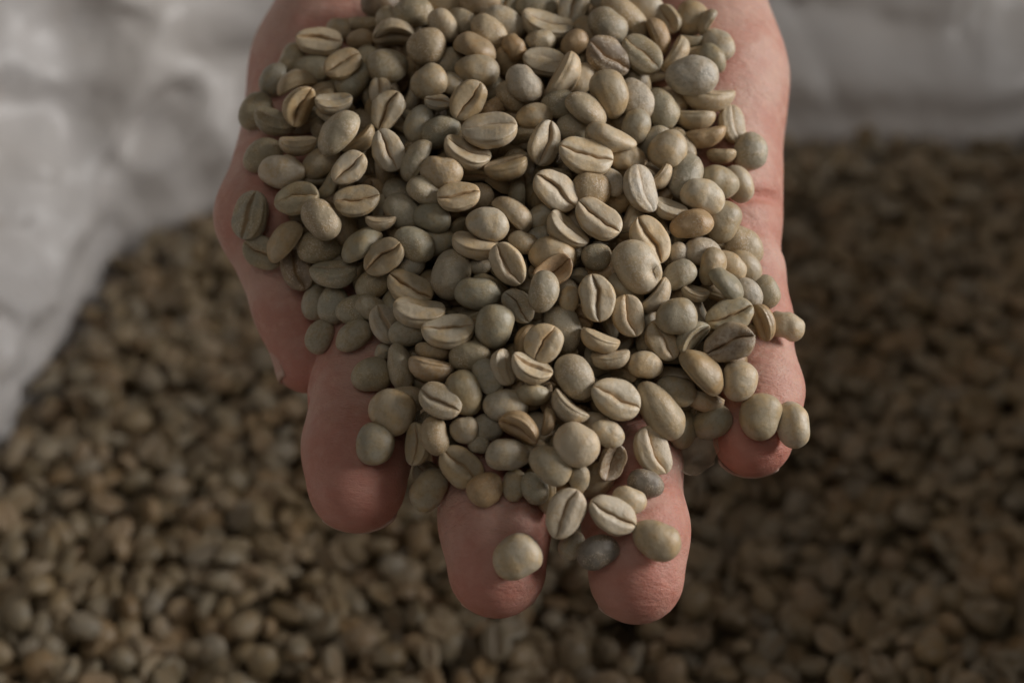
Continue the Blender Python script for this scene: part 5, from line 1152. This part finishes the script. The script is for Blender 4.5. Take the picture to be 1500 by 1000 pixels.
def sack():
    n = len(LOOP); rows = 110
    tan = np.roll(LOOP, -3, 0) - np.roll(LOOP, 3, 0); tan /= np.linalg.norm(tan, axis=1)[:, None]
    nor = np.stack([-tan[:, 1], tan[:, 0]], 1)
    if ((LOOP - LOOP.mean(0)) * nor).sum() < 0: nor = -nor
    for _ in range(40): nor = (np.roll(nor, 1, 0) + nor + np.roll(nor, -1, 0)) / 3
    nor /= np.linalg.norm(nor, axis=1)[:, None]
    ang = LOOP
    hgt = np.interp(ang[:, 1], [.03, .09, .15, .275, .32, .45], [.09, .16, RIGHT_WALL, RIGHT_WALL, .325, .31])  # unseen right side of the sack: heights shaped to cast shade on the beans
    left = np.clip((-ang[:, 0] - .02) / .12, 0, 1)
    hgt = hgt * (1 - left) + np.interp(ang[:, 1], [.03, .14, .30, .5], [.085, .17, .30, .34]) * left
    for _ in range(60): hgt = (np.roll(hgt, 1) + hgt + np.roll(hgt, -1)) / 3
    global BEDLOOP
    bk = np.clip((ang[:, 1] - .40) / .06, 0, 1) * (1 - left)
    for _ in range(30): bk = (np.roll(bk, 1) + bk + np.roll(bk, -1)) / 3
    BEDLOOP = LOOP + nor * (.002 - .005 * left[:, None])
    V = []
    for j in range(rows + 1):
        t = j / rows
        for i in range(n):
            x, y = LOOP[i]; a, b = nor[i]; lf = left[i]
            H = hgt[i]
            if t < .12:     # the part tucked under the beans
                u = t / .12; z = -.03 + .03 * u; out = .006 * (u - 1) + .004
            else:
                u = (t - .12) / .88
                z = H * u ** 1.04; out = .004 + H * (.16 + .60 * lf + .95 * bk[i]) * u + .05 * max(0, u - .75) ** 1.3 * 4 * (1 - .3 * lf)
                if u > .93: z -= (u - .93) * .25
            out -= .010 * math.exp(-((z - .017) / .009) ** 2) * max(bk[i], .8 * lf)
            p = Vector((x * 1.0, y, z * 1.0))
            amp = min(1, max(0, t - .09) * (7 - 2.5 * lf))
            q = p + Vector((2.3, .7, 5.2))
            big = noise.noise(q * 11) * (.008 + .005 * lf)
            w = Vector((noise.noise(q * 9), noise.noise(q * 9 + Vector((5, 5, 5))), 0)) * .05
            r1 = 1 - abs(noise.noise((q + w) * 17)) * 2.6; r2 = 1 - abs(noise.noise((q + w * .7) * 38 + Vector((3, 1, 7)))) * 2.6
            r3 = 1 - abs(noise.noise((q + w * 1.6) * 8 + Vector((9, 2, 4)))) * 2.2
            d = big + (max(0, r1) ** 2.4 * .015 + max(0, r2) ** 2.0 * .013 + max(0, r3) ** 2.5 * .006) * (.10 + 1.0 * lf)
            sl = .5 * x + .85 * y; r4 = 1 - abs(noise.noise(Vector((sl * 11 + z * 8 + w[0] * 18, z * 5 + 2.2, 4.4)))) * 2.3; r5 = 1 - abs(noise.noise(Vector((sl * 34 - z * 20 + w[1] * 30, z * 11, 9.4)))) * 2.3
            d += (max(0, r4) ** 2.0 * .036 + max(0, r5) ** 1.8 * .012) * lf
            # long soft tucks on the smooth far wall
            far = 1 - lf
            for sv, dep, sg in ((z - (.037 - .16 * (x - .105)) if x < .178 else z - (.0253 + .75 * (x - .178)), .0052, .0042), ((x - (.131 - .55 * z)) if z < .036 else 9, .0045, .0045), (z - (.060 + .10 * (x - .1)), .006, .006), (x - (.163 + .4 * z) if z > .028 else 9, .004, .005)):
                d -= far * dep * math.exp(-(sv / sg) ** 2)
            out -= d * amp
            V.append((x + a * out, y + b * out, z + noise.noise(q * 24) * .004 * amp))
    F = []
    for j in range(rows):
        for i in range(n):
            k = (i + 1) % n
            F.append((j * n + i, j * n + k, (j + 1) * n + k, (j + 1) * n + i))
    o = mesh_obj('sack_liner', V, F, M_CLOTH)
    md = o.modifiers.new('cloth_thickness', 'SOLIDIFY'); md.thickness = .0008; md.offset = 1
    tag(o, 'crumpled off-white sack liner standing open around the loose beans', 'sack')
RIGHT_WALL = .215
sack()

# ---------------------------------------------------------------- bean shapes
def bean_mesh_data(seed, ns=26, fine=True, bend=.12, groove=.30, cup=0.0, dent=0.0, notch=0.0, lump=.05, flat=.26, dome=.60, skew=.06, taper=.0):
    r = random.Random(seed)
    if fine:
        half = [0, .018, .036, .065, .11, .18, .27, .36, .46, .55, .62]
        side = [-62, -44, -26, -8, 10, 28, 46, 64, 80]
    else:
        half = [0, .07, .25, .5]; side = [-40, -5, 30, 65]
    sec = []            # (kind, y, z) counter-clockwise from the seam
    for y in half: sec.append(('b', y))
    for a in side: sec.append(('s', a))
    sec.append(('s', 90))
    for a in reversed(side): sec.append(('m', a))
    for y in reversed(half[1:]): sec.append(('b', -y))
    m = len(sec); W = .74
    ph = [r.uniform(0, 6.28) for _ in range(8)]
    ex = r.uniform(2.15, 2.75); hole = r.random() < .28; hx = r.uniform(-.25, .25); ph2 = r.uniform(0, 6.28); egg = r.uniform(-.13, .13); kid = r.uniform(-.09, .09); lip = r.uniform(-.10, .10)
    off = Vector((r.uniform(-50, 50), r.uniform(-50, 50), r.uniform(-50, 50)))
    V, cre, rm = [], [], []
    st = [-math.cos(math.pi * (i + .5) / ns) for i in range(ns)]
    st = [(-1 if s < 0 else 1) * abs(s) ** .97 for s in st]
    for x in st:
        prof = max(0, 1 - abs(x) ** ex) ** .5 * (1 + egg * x)
        w = W * prof * (1 + taper * x); zt = dome * prof ** .9 * (1 + .5 * taper * x); zb = flat * prof ** .75
        yc = skew * math.sin(2.4 * x + ph[1]) + .03 * math.sin(7 * x + ph[2]) + .018 * math.sin(15 * x + ph2)
        gd = groove * (.25 + .75 * abs(math.sin(2.1 * x + ph[4])) ** .5) * prof ** 1.1 * (1 + .25 * math.sin(3 * x + ph[3])) * (1 - notch * max(0, x - .2))
        for kind, v in sec:
            if kind == 'b':
                yy = v / .62 * .80; e = abs(yy)
                y = w * yy; z = -zb * (1 - .35 * e ** 3.5)
                yq = yy - yc * (1 - e) / .8
                dd = v
                y += yc * w * (1 - e)
                sg = .034 + (.075 * math.exp(-((x - hx) / .28) ** 2) if hole else 0)
                z += gd * (.8 if not hole else 1.05) * math.exp(-(dd / sg) ** 2) + gd * .26 * math.exp(-(dd / .15) ** 2) - .06 * prof * math.exp(-((dd - .30) / .17) ** 2)
                z += lip * prof * math.exp(-(dd / .30) ** 2) * (1 if v >= 0 else -1)
                z += cup * prof * math.exp(-(e / .62) ** 2) * (1 - abs(x) ** 3)
                c = math.exp(-(dd / .07) ** 2) * prof
            else:
                a = math.radians(v); s = 1 if kind == 's' else -1
                cy = math.cos(a); sz = math.sin(a)
                y = s * w * (abs(cy) ** .82); z = (zt * sz if sz > 0 else zb * .86 * sz)
                if v < -50: y = s * w * .90; z = -zb * .74
                elif v < -30: y = s * w * .965; z = -zb * .52
                c = 0
            z -= bend * x * x - bend * .35
            p = Vector((x, y, z))
            nz = noise.noise(p * 1.5 + off) * lump * 1.5 + noise.noise(p * 3.2 + off) * lump * .3
            f = 1 + nz
            if dent > 0:
                dq = math.exp(-(((x - .45) / .3) ** 2 + ((y - .28) / .12) ** 2)) if z > 0 else 0
                z -= dent * dq
            V.append((x * (1 + .3 * nz), y * f + kid * (x * x - .3), z * f)); cre.append(c); rm.append((math.exp(-((v + 30) / 28) ** 2) if kind != 'b' else math.exp(-((abs(v) - .62) / .12) ** 2)) * min(1, prof * 1.4))
    n = len(st); F = []
    for i in range(n - 1):
        for j in range(m):
            k = (j + 1) % m
            F.append((i * m + j, i * m + k, (i + 1) * m + k, (i + 1) * m + j))
    a = len(V)
    for e, i in ((-1, 0), (1, n - 1)):
        ring = np.array(V[i * m:(i + 1) * m]).mean(0)
        V.append((e * 1.0 if abs(ring[0]) < 1 else ring[0] + e * .01, ring[1], ring[2])); cre.append(.2); rm.append(.5)
    Q = np.array(F, np.int32)
    T = [(a, (j + 1) % m, j) for j in range(m)] + [(a + 1, (n - 1) * m + j, (n - 1) * m + (j + 1) % m) for j in range(m)]
    tris = np.concatenate([Q[:, [0, 1, 2]], Q[:, [0, 2, 3]], np.array(T, np.int32)])
    bean_mesh_data.rim = np.array(rm, np.float32)
    return np.array(V, np.float32), tris[:, ::-1].copy(), np.array(cre, np.float32)
def bean_mesh(name, seed, **kw):
    V, T, cre = bean_mesh_data(seed, **kw)
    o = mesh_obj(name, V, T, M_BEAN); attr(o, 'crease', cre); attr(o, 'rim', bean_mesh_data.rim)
    me = o.data; bpy.data.objects.remove(o); return me
R_ = random.Random(11)
NORMAL = [bean_mesh('coffee_bean', 100 + i, bend=R_.uniform(.02, .14), groove=R_.uniform(.10, .24), lump=R_.uniform(.04, .09), flat=R_.uniform(.22, .30),
          dome=R_.uniform(.53, .65), skew=R_.uniform(.05, .17), taper=R_.uniform(-.08, .08), notch=R_.choice((0, .5))) for i in range(22)]
BOWL = [bean_mesh('coffee_bean', 200 + i, bend=R_.uniform(.08, .26), groove=R_.uniform(.10, .22), cup=R_.uniform(-.02, .09), lump=R_.uniform(.03, .07), flat=R_.uniform(.24, .32),
        dome=R_.uniform(.50, .64), skew=R_.uniform(.03, .10)) for i in range(12)]
ROUND = [bean_mesh('coffee_bean', 300 + i, bend=.04, groove=.2, lump=.045, flat=.5, dome=.66, skew=.03) for i in range(7)]
HOLLOW = [bean_mesh('coffee_bean', 400 + i, bend=.1, groove=.10, cup=.42, lump=.06, flat=.26, dome=.60, skew=.04) for i in range(2)]
TORN = [bean_mesh('coffee_bean', 500, bend=.08, groove=.25, dent=.36, lump=.035, dome=.62, flat=.28)]
ROUGH = [bean_mesh('coffee_bean', 600 + i, bend=.08, groove=.34, lump=.15, dome=.56, flat=.26, skew=.12) for i in range(4)]
SPIKE = [bean_mesh('coffee_bean', 700, bend=.16, groove=.2, lump=.10, taper=-.55, dome=.5)]

# ---------------------------------------------------------------- the loose beans in the sack: a mass nobody could count
def inside(p, loop):
    c = np.zeros(len(p), bool); a = loop; b = np.roll(loop, -1, 0)
    for (x0, y0), (x1, y1) in zip(a, b):
        if y0 == y1: continue
        m = (y0 > p[:, 1]) != (y1 > p[:, 1])
        c ^= m & (p[:, 0] < (x1 - x0) * (p[:, 1] - y0) / (y1 - y0) + x0)
    return c
def rand_rot(n, tilt):
    az = RNG.uniform(0, 2 * np.pi, n); rl = RNG.normal(0, tilt, n) + np.pi * (RNG.random(n) < .5); pt = RNG.normal(0, tilt * .7, n)
    ca, sa, cp, sp, cr, sr = np.cos(az), np.sin(az), np.cos(pt), np.sin(pt), np.cos(rl), np.sin(rl)
    Z = np.zeros(n); O = np.ones(n)
    A = np.stack([ca, -sa, Z, sa, ca, Z, Z, Z, O], 1).reshape(n, 3, 3); B = np.stack([cp, Z, sp, Z, O, Z, -sp, Z, cp], 1).reshape(n, 3, 3)
    C = np.stack([O, Z, Z, Z, cr, -sr, Z, sr, cr], 1).reshape(n, 3, 3)
    return A @ B @ C
def mound(x, y):
    return np.array([noise.noise(Vector((a * 14, b * 14, 3.1))) * .006 + noise.noise(Vector((a * 34, b * 34, 8.1))) * .004 for a, b in zip(x, y)])
def bean_mass():
    protos = [bean_mesh_data(900 + i, ns=9, fine=False, bend=random.uniform(.03, .2), groove=.30, lump=.06, dome=random.uniform(.5, .64), flat=random.uniform(.22, .34)) for i in range(8)]
    pos, rot, siz = [], [], []
    small = LOOP * 1.0; cen = small.mean(0)
    for sp, dz, tilt, grow in ((.0073, .0, .7, 1.0), (.0086, -.0052, .8, 1.0), (.0105, .0046, .55, 1.0)):
        xs = np.arange(-.34, .36, sp); ys = np.arange(-.02, .70, sp * .87)
        X, Y = np.meshgrid(xs, ys); X = X + (np.arange(len(ys)) % 2)[:, None] * sp / 2
        p = np.stack([X.ravel(), Y.ravel()], 1) + RNG.normal(0, sp * .17, (X.size, 2))
        p = p[inside(p, BEDLOOP)]
        y = p[:, 1]; halfw = .075 + .43 * np.hypot(y, .315) ; p = p[np.abs(p[:, 0]) < halfw]
        if dz > 0: p = p[RNG.random(len(p)) < .42]
        z = mound(p[:, 0], p[:, 1]) + dz + RNG.normal(0, .0019, len(p)) - .004
        pos.append(np.column_stack([p, z])); rot.append(rand_rot(len(p), tilt)); siz.append(RNG.normal(.0047, .00045, len(p)).clip(.0034, .0057))
    pos = np.concatenate(pos); rot = np.concatenate(rot); siz = np.concatenate(siz)
    n = len(pos); print('bean mass', n)
    pick = RNG.integers(len(protos), size=n); VV, TT, CC = [], [], []; base = 0
    wid = RNG.uniform(.92, 1.14, n)
    for k, (V, T, c) in enumerate(protos):
        ids = np.where(pick == k)[0]; m = len(V)
        P3 = V[None] * np.stack([siz[ids], siz[ids] * wid[ids], siz[ids]], 1)[:, None]
        P3 = np.einsum('nij,nmj->nmi', rot[ids], P3) + pos[ids][:, None]
        VV.append(P3.reshape(-1, 3)); TT.append((T[None] + (base + np.arange(len(ids)) * m)[:, None, None]).reshape(-1, 3)); CC.append(np.tile(c, len(ids))); base += m * len(ids)
    # the mass below, one bumpy sheet
    gx, gy = np.meshgrid(np.linspace(-.36, .36, 90), np.linspace(-.02, .72, 90)); g = np.stack([gx.ravel(), gy.ravel()], 1)
    VV.append(np.column_stack([g, np.full(len(g), -.0135) + mound(g[:, 0], g[:, 1]) * .8])); i = np.arange(89 * 90).reshape(89, 90)[:, :89].ravel()
    cg = g.reshape(90, 90, 2)[:89, :89].reshape(-1, 2) + .004; i = i[inside(cg, BEDLOOP * .985 + cen * .015)] + base
    TT.append(np.concatenate([np.stack([i, i + 1, i + 91], 1), np.stack([i, i + 91, i + 90], 1)])); CC.append(np.zeros(8100))
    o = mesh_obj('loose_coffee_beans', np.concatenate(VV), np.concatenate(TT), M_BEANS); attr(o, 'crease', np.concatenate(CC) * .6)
    tag(o, 'deep mass of green coffee beans filling the open sack', 'coffee beans', kind='stuff')
bean_mass()

# ---------------------------------------------------------------- the hand: one skin grown over the distance field
def surface_nets(lo, hi, h):
    nx, ny, nz = [int(math.ceil((b - a) / h)) + 1 for a, b in zip(lo, hi)]
    xs, ys, zs = lo[0] + h * np.arange(nx), lo[1] + h * np.arange(ny), lo[2] + h * np.arange(nz)
    val = np.empty((nx, ny, nz), np.float32)
    for i in range(0, ny, 12):
        sub = ys[i:i + 12]; G = np.stack(np.meshgrid(xs, sub, zs, indexing='ij'), -1).reshape(-1, 3)
        val[:, i:i + 12, :] = hand_sdf(G).reshape(nx, len(sub), nz)
    ins = val < 0
    cs = np.zeros((nx - 1, ny - 1, nz - 1), np.int8)
    for a in (0, 1):
        for b in (0, 1):
            for c in (0, 1): cs += ins[a:nx - 1 + a, b:ny - 1 + b, c:nz - 1 + c]
    act = (cs > 0) & (cs < 8); idx = -np.ones(act.shape, np.int64); cells = np.argwhere(act); idx[act] = np.arange(len(cells))
    acc = np.zeros((len(cells), 3)); cnt = np.zeros(len(cells))
    corners = [(a, b, c) for a in (0, 1) for b in (0, 1) for c in (0, 1)]
    for p in corners:
        for ax in range(3):
            if p[ax]: continue
            q = list(p); q[ax] = 1
            v0 = val[cells[:, 0] + p[0], cells[:, 1] + p[1], cells[:, 2] + p[2]]; v1 = val[cells[:, 0] + q[0], cells[:, 1] + q[1], cells[:, 2] + q[2]]
            m = (v0 < 0) != (v1 < 0); t = np.where(m, v0 / np.where(m, v0 - v1, 1), 0)
            pt = np.tile(np.array(p, float), (len(cells), 1)); pt[:, ax] += t
            acc[m] += pt[m]; cnt[m] += 1
    V = np.array(lo) + h * (cells + acc / cnt[:, None])
    F = []
    for ax in range(3):
        u, w = (ax + 1) % 3, (ax + 2) % 3
        sl0 = [slice(1, -1)] * 3; sl1 = [slice(1, -1)] * 3
        sl0[ax] = slice(0, -1); sl1[ax] = slice(1, None)
        a, b = ins[tuple(sl0)], ins[tuple(sl1)]
        e = np.argwhere(a != b); s = a[tuple(e.T)]
        base = e.copy(); base[:, u] += 1; base[:, w] += 1
        def cell(du, dw):
            c = base.copy(); c[:, u] -= du; c[:, w] -= dw; return idx[tuple(c.T)]
        quad = np.stack([cell(1, 1), cell(0, 1), cell(0, 0), cell(1, 0)], 1)
        quad[~s] = quad[~s][:, ::-1]; F.append(quad)
    F = np.concatenate(F); F = F[(F >= 0).all(1)]
    return V, F
def hand():
    V, F = surface_nets((-66, -64, -112), (64, 205, 34), 1.0)
    for _ in range(2):
        e = .05; d = hand_sdf(V); g = np.stack([hand_sdf(V + np.eye(3)[i] * e) - d for i in range(3)], 1) / e
        V = V - (d / np.maximum((g * g).sum(1), .3))[:, None].clip(-.8, .8) * g
    o = mesh_obj('hand', to_world(V), F, M_SKIN)
    red = np.zeros(len(V)); fold = np.zeros(len(V))
    for n, ch in FINGERS.items():
        tip = ch[-1] + (ch[-1] - ch[-2]) / np.linalg.norm(ch[-1] - ch[-2]) * 3
        red = np.maximum(red, .62 * np.exp(-(np.linalg.norm(V - tip, axis=1) / (12 if n != 'thumb' else 9)) ** 2))
        for j in (1, 2): red = np.maximum(red, .30 * np.exp(-(np.linalg.norm(V - ch[j], axis=1) / 11) ** 2))
    for a, b, w, dep in CREASES:
        ab = b - a; t = np.clip(((V - a) @ ab) / (ab @ ab), 0, 1); d2 = ((V - a - t[:, None] * ab) ** 2).sum(1)
        fold = np.maximum(fold, np.exp(-d2 / (w * 1.3) ** 2) * min(1, dep))
    attr(o, 'red', red); attr(o, 'fold', fold)
    tag(o, 'open right hand held palm up over the sack, cupping a heap of beans', 'hand')
    # nails
    for n, ch in FINGERS.items():
        r = RADII[n][-1]; d = ch[-1] - ch[-2]; d /= np.linalg.norm(d)
        if n == 'thumb': up = np.array([-.96, -.05, -.16])
        else: up = -NP
        up = up - d * (up @ d); up /= np.linalg.norm(up); ac = np.cross(d, up)
        nu, nv = 15, 14; VV = []; free = []
        for v in range(nv):
            for u in range(nu):
                a = (u / (nu - 1) * 2 - 1); th = a * (1.0 if n == 'thumb' else 1.0); tv = v / (nv - 1)
                reach = r * (.70 if n == 'thumb' else .72) + {'pinky': .2, 'index': 0, 'ring': -.2, 'middle': -.2, 'thumb': -1.1}[n]; reach = reach * (1 - .20 * a * a)
                s = -r * (1.7 if n == 'thumb' else .5) * (1 - .25 * a * a) * (1 - tv) + reach * tv
                s_in = s / (r * 1.02); rr = r * .97 * math.sqrt(max(.10, 1 - max(0, s_in) ** 2 * .55)) + (.12 if n == 'thumb' else .2) + max(0, -s) * (.175 if n == 'thumb' else .03)
                VV.append(ch[-1] + d * s + up * math.cos(th) * rr + ac * math.sin(th) * rr * .96); free.append(1.0 if tv > .86 else 0)
        FF = [(j * nu + i, j * nu + i + 1, (j + 1) * nu + i + 1, (j + 1) * nu + i) for j in range(nv - 1) for i in range(nu - 1)]
        q = mesh_obj('fingernail' if n != 'thumb' else 'thumbnail', to_world(np.array(VV)), FF, M_NAIL, parent=o); attr(q, 'free', free)
        md = q.modifiers.new('thick', 'SOLIDIFY'); md.thickness = .0005; md.offset = 0
hand()

# ---------------------------------------------------------------- the beans in the hand
TONES = {'P': (.575, .475, .335), 'p': (.50, .415, .295), 't': (.445, .35, .225), 'o': (.375, .325, .225), 'g': (.40, .345, .25), 's': (.45, .39, .30),
         'b': (.435, .31, .18), 'B': (.48, .33, .20), 'x': (.25, .185, .125), 'd': (.22, .19, .155)}
def place(o, c, q, h, w, tone, seed):
    r = random.Random(seed)
    Rw = FRAME @ np.array(Quaternion(q).to_matrix())
    M = Matrix([[*(Rw[i] * np.array([h, h * w / .74, h]) * .001), 0] for i in range(3)] + [[0, 0, 0, 1]])
    M.translation = Vector(to_world(np.array(c)))
    o.matrix_world = M
    t = TONES[tone]; v = r.uniform(.88, 1.10); wv = r.uniform(-.05, .05)
    o.color = (t[0] * v * (1 + wv), t[1] * v, t[2] * v * (1 - wv * 1.5), 1)
    o['silver'] = .55 if tone == 's' else (.35 if r.random() < .18 else 0.0)
def choose(tone, r, w, flag, seed):
    rr = random.Random(seed * 7 + 1)
    if flag == 'T': return TORN[0]
    if flag == 'H': return rr.choice(HOLLOW)
    if flag == 'R': return rr.choice(ROUGH)
    if flag == 'K': return SPIKE[0]
    if w >= .83: return rr.choice(ROUND)
    if 75 <= abs(r) <= 140: return rr.choice(BOWL)
    return rr.choice(NORMAL)
for i, line in enumerate(BEANS.strip().split('\n')):
    f, label = line.split('|'); f = f.split(); c = [float(v) for v in f[:3]]; q = [float(v) for v in f[3:7]]; h, w = float(f[7]), float(f[8])
    o = bpy.data.objects.new('coffee_bean', choose(f[9], float(f[10]), w, f[11], i)); COL.objects.link(o)
    place(o, c, q, h, w, f[9], i)
    tag(o, label, 'coffee bean', 'green coffee beans heaped in the hand')
def under_beans():
    VV, TT, CC = [], [], []; base = 0
    protos = [bean_mesh_data(950 + i, ns=12, fine=False, bend=.1, groove=.28, lump=.06) for i in range(6)]
    for i, line in enumerate(FILL.strip().split('\n')):
        f = [float(v) for v in line.split()]; V, T, c = protos[i % 6]
        Rw = np.array(Quaternion(f[3:7]).to_matrix())
        P3 = (Rw @ (V * np.array([f[7], f[7] * f[8] / .74, f[7]])).T).T + np.array(f[:3])
        VV.append(to_world(P3)); TT.append(T + base); CC.append(c); base += len(V)
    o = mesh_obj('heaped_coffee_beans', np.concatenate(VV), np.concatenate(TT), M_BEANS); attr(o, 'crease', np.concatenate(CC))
    tag(o, 'buried beans at the bottom of the heap, seen through its gaps', 'coffee beans', kind='stuff')
under_beans()

# ---------------------------------------------------------------- a papery husk caught between two fingertips
def husk():
    V, F = [], []; nu, nv = 22, 10
    for j in range(nv):
        for i in range(nu):
            a = i / nu * 2 * math.pi; t = j / (nv - 1); r = math.sin(.03 + t * 1.52)
            p = Vector((math.cos(a) * r, math.sin(a) * r * .74, -math.cos(.03 + t * 1.52) * .55))
            k = 1 + noise.noise(p * 3) * .12; V.append(tuple(p * k))
    for j in range(nv - 1):
        for i in range(nu): F.append((j * nu + i, j * nu + (i + 1) % nu, (j + 1) * nu + (i + 1) % nu, (j + 1) * nu + i))
    o = mesh_obj('parchment_husk', V, F, M_HUSK); attr(o, 'rim', [j / (nv - 1) for j in range(nv) for i in range(nu)])
    R3 = FRAME @ np.array(Matrix.Rotation(math.radians(62), 3, 'Z') @ Matrix.Rotation(math.radians(-18), 3, 'X')); h = 5.0
    z = 3.0; k = (D0 - z) / D0
    M = Matrix([[*(R3[i] * h * .001), 0] for i in range(3)] + [[0, 0, 0, 1]]); M.translation = Vector(to_world(np.array([(1022 - 750) * S * k, (500 - 660) * S * k, z]))); o.matrix_world = M
    tag(o, 'thin translucent brown husk caught between the ring finger and little fingertip', 'husk')
husk()
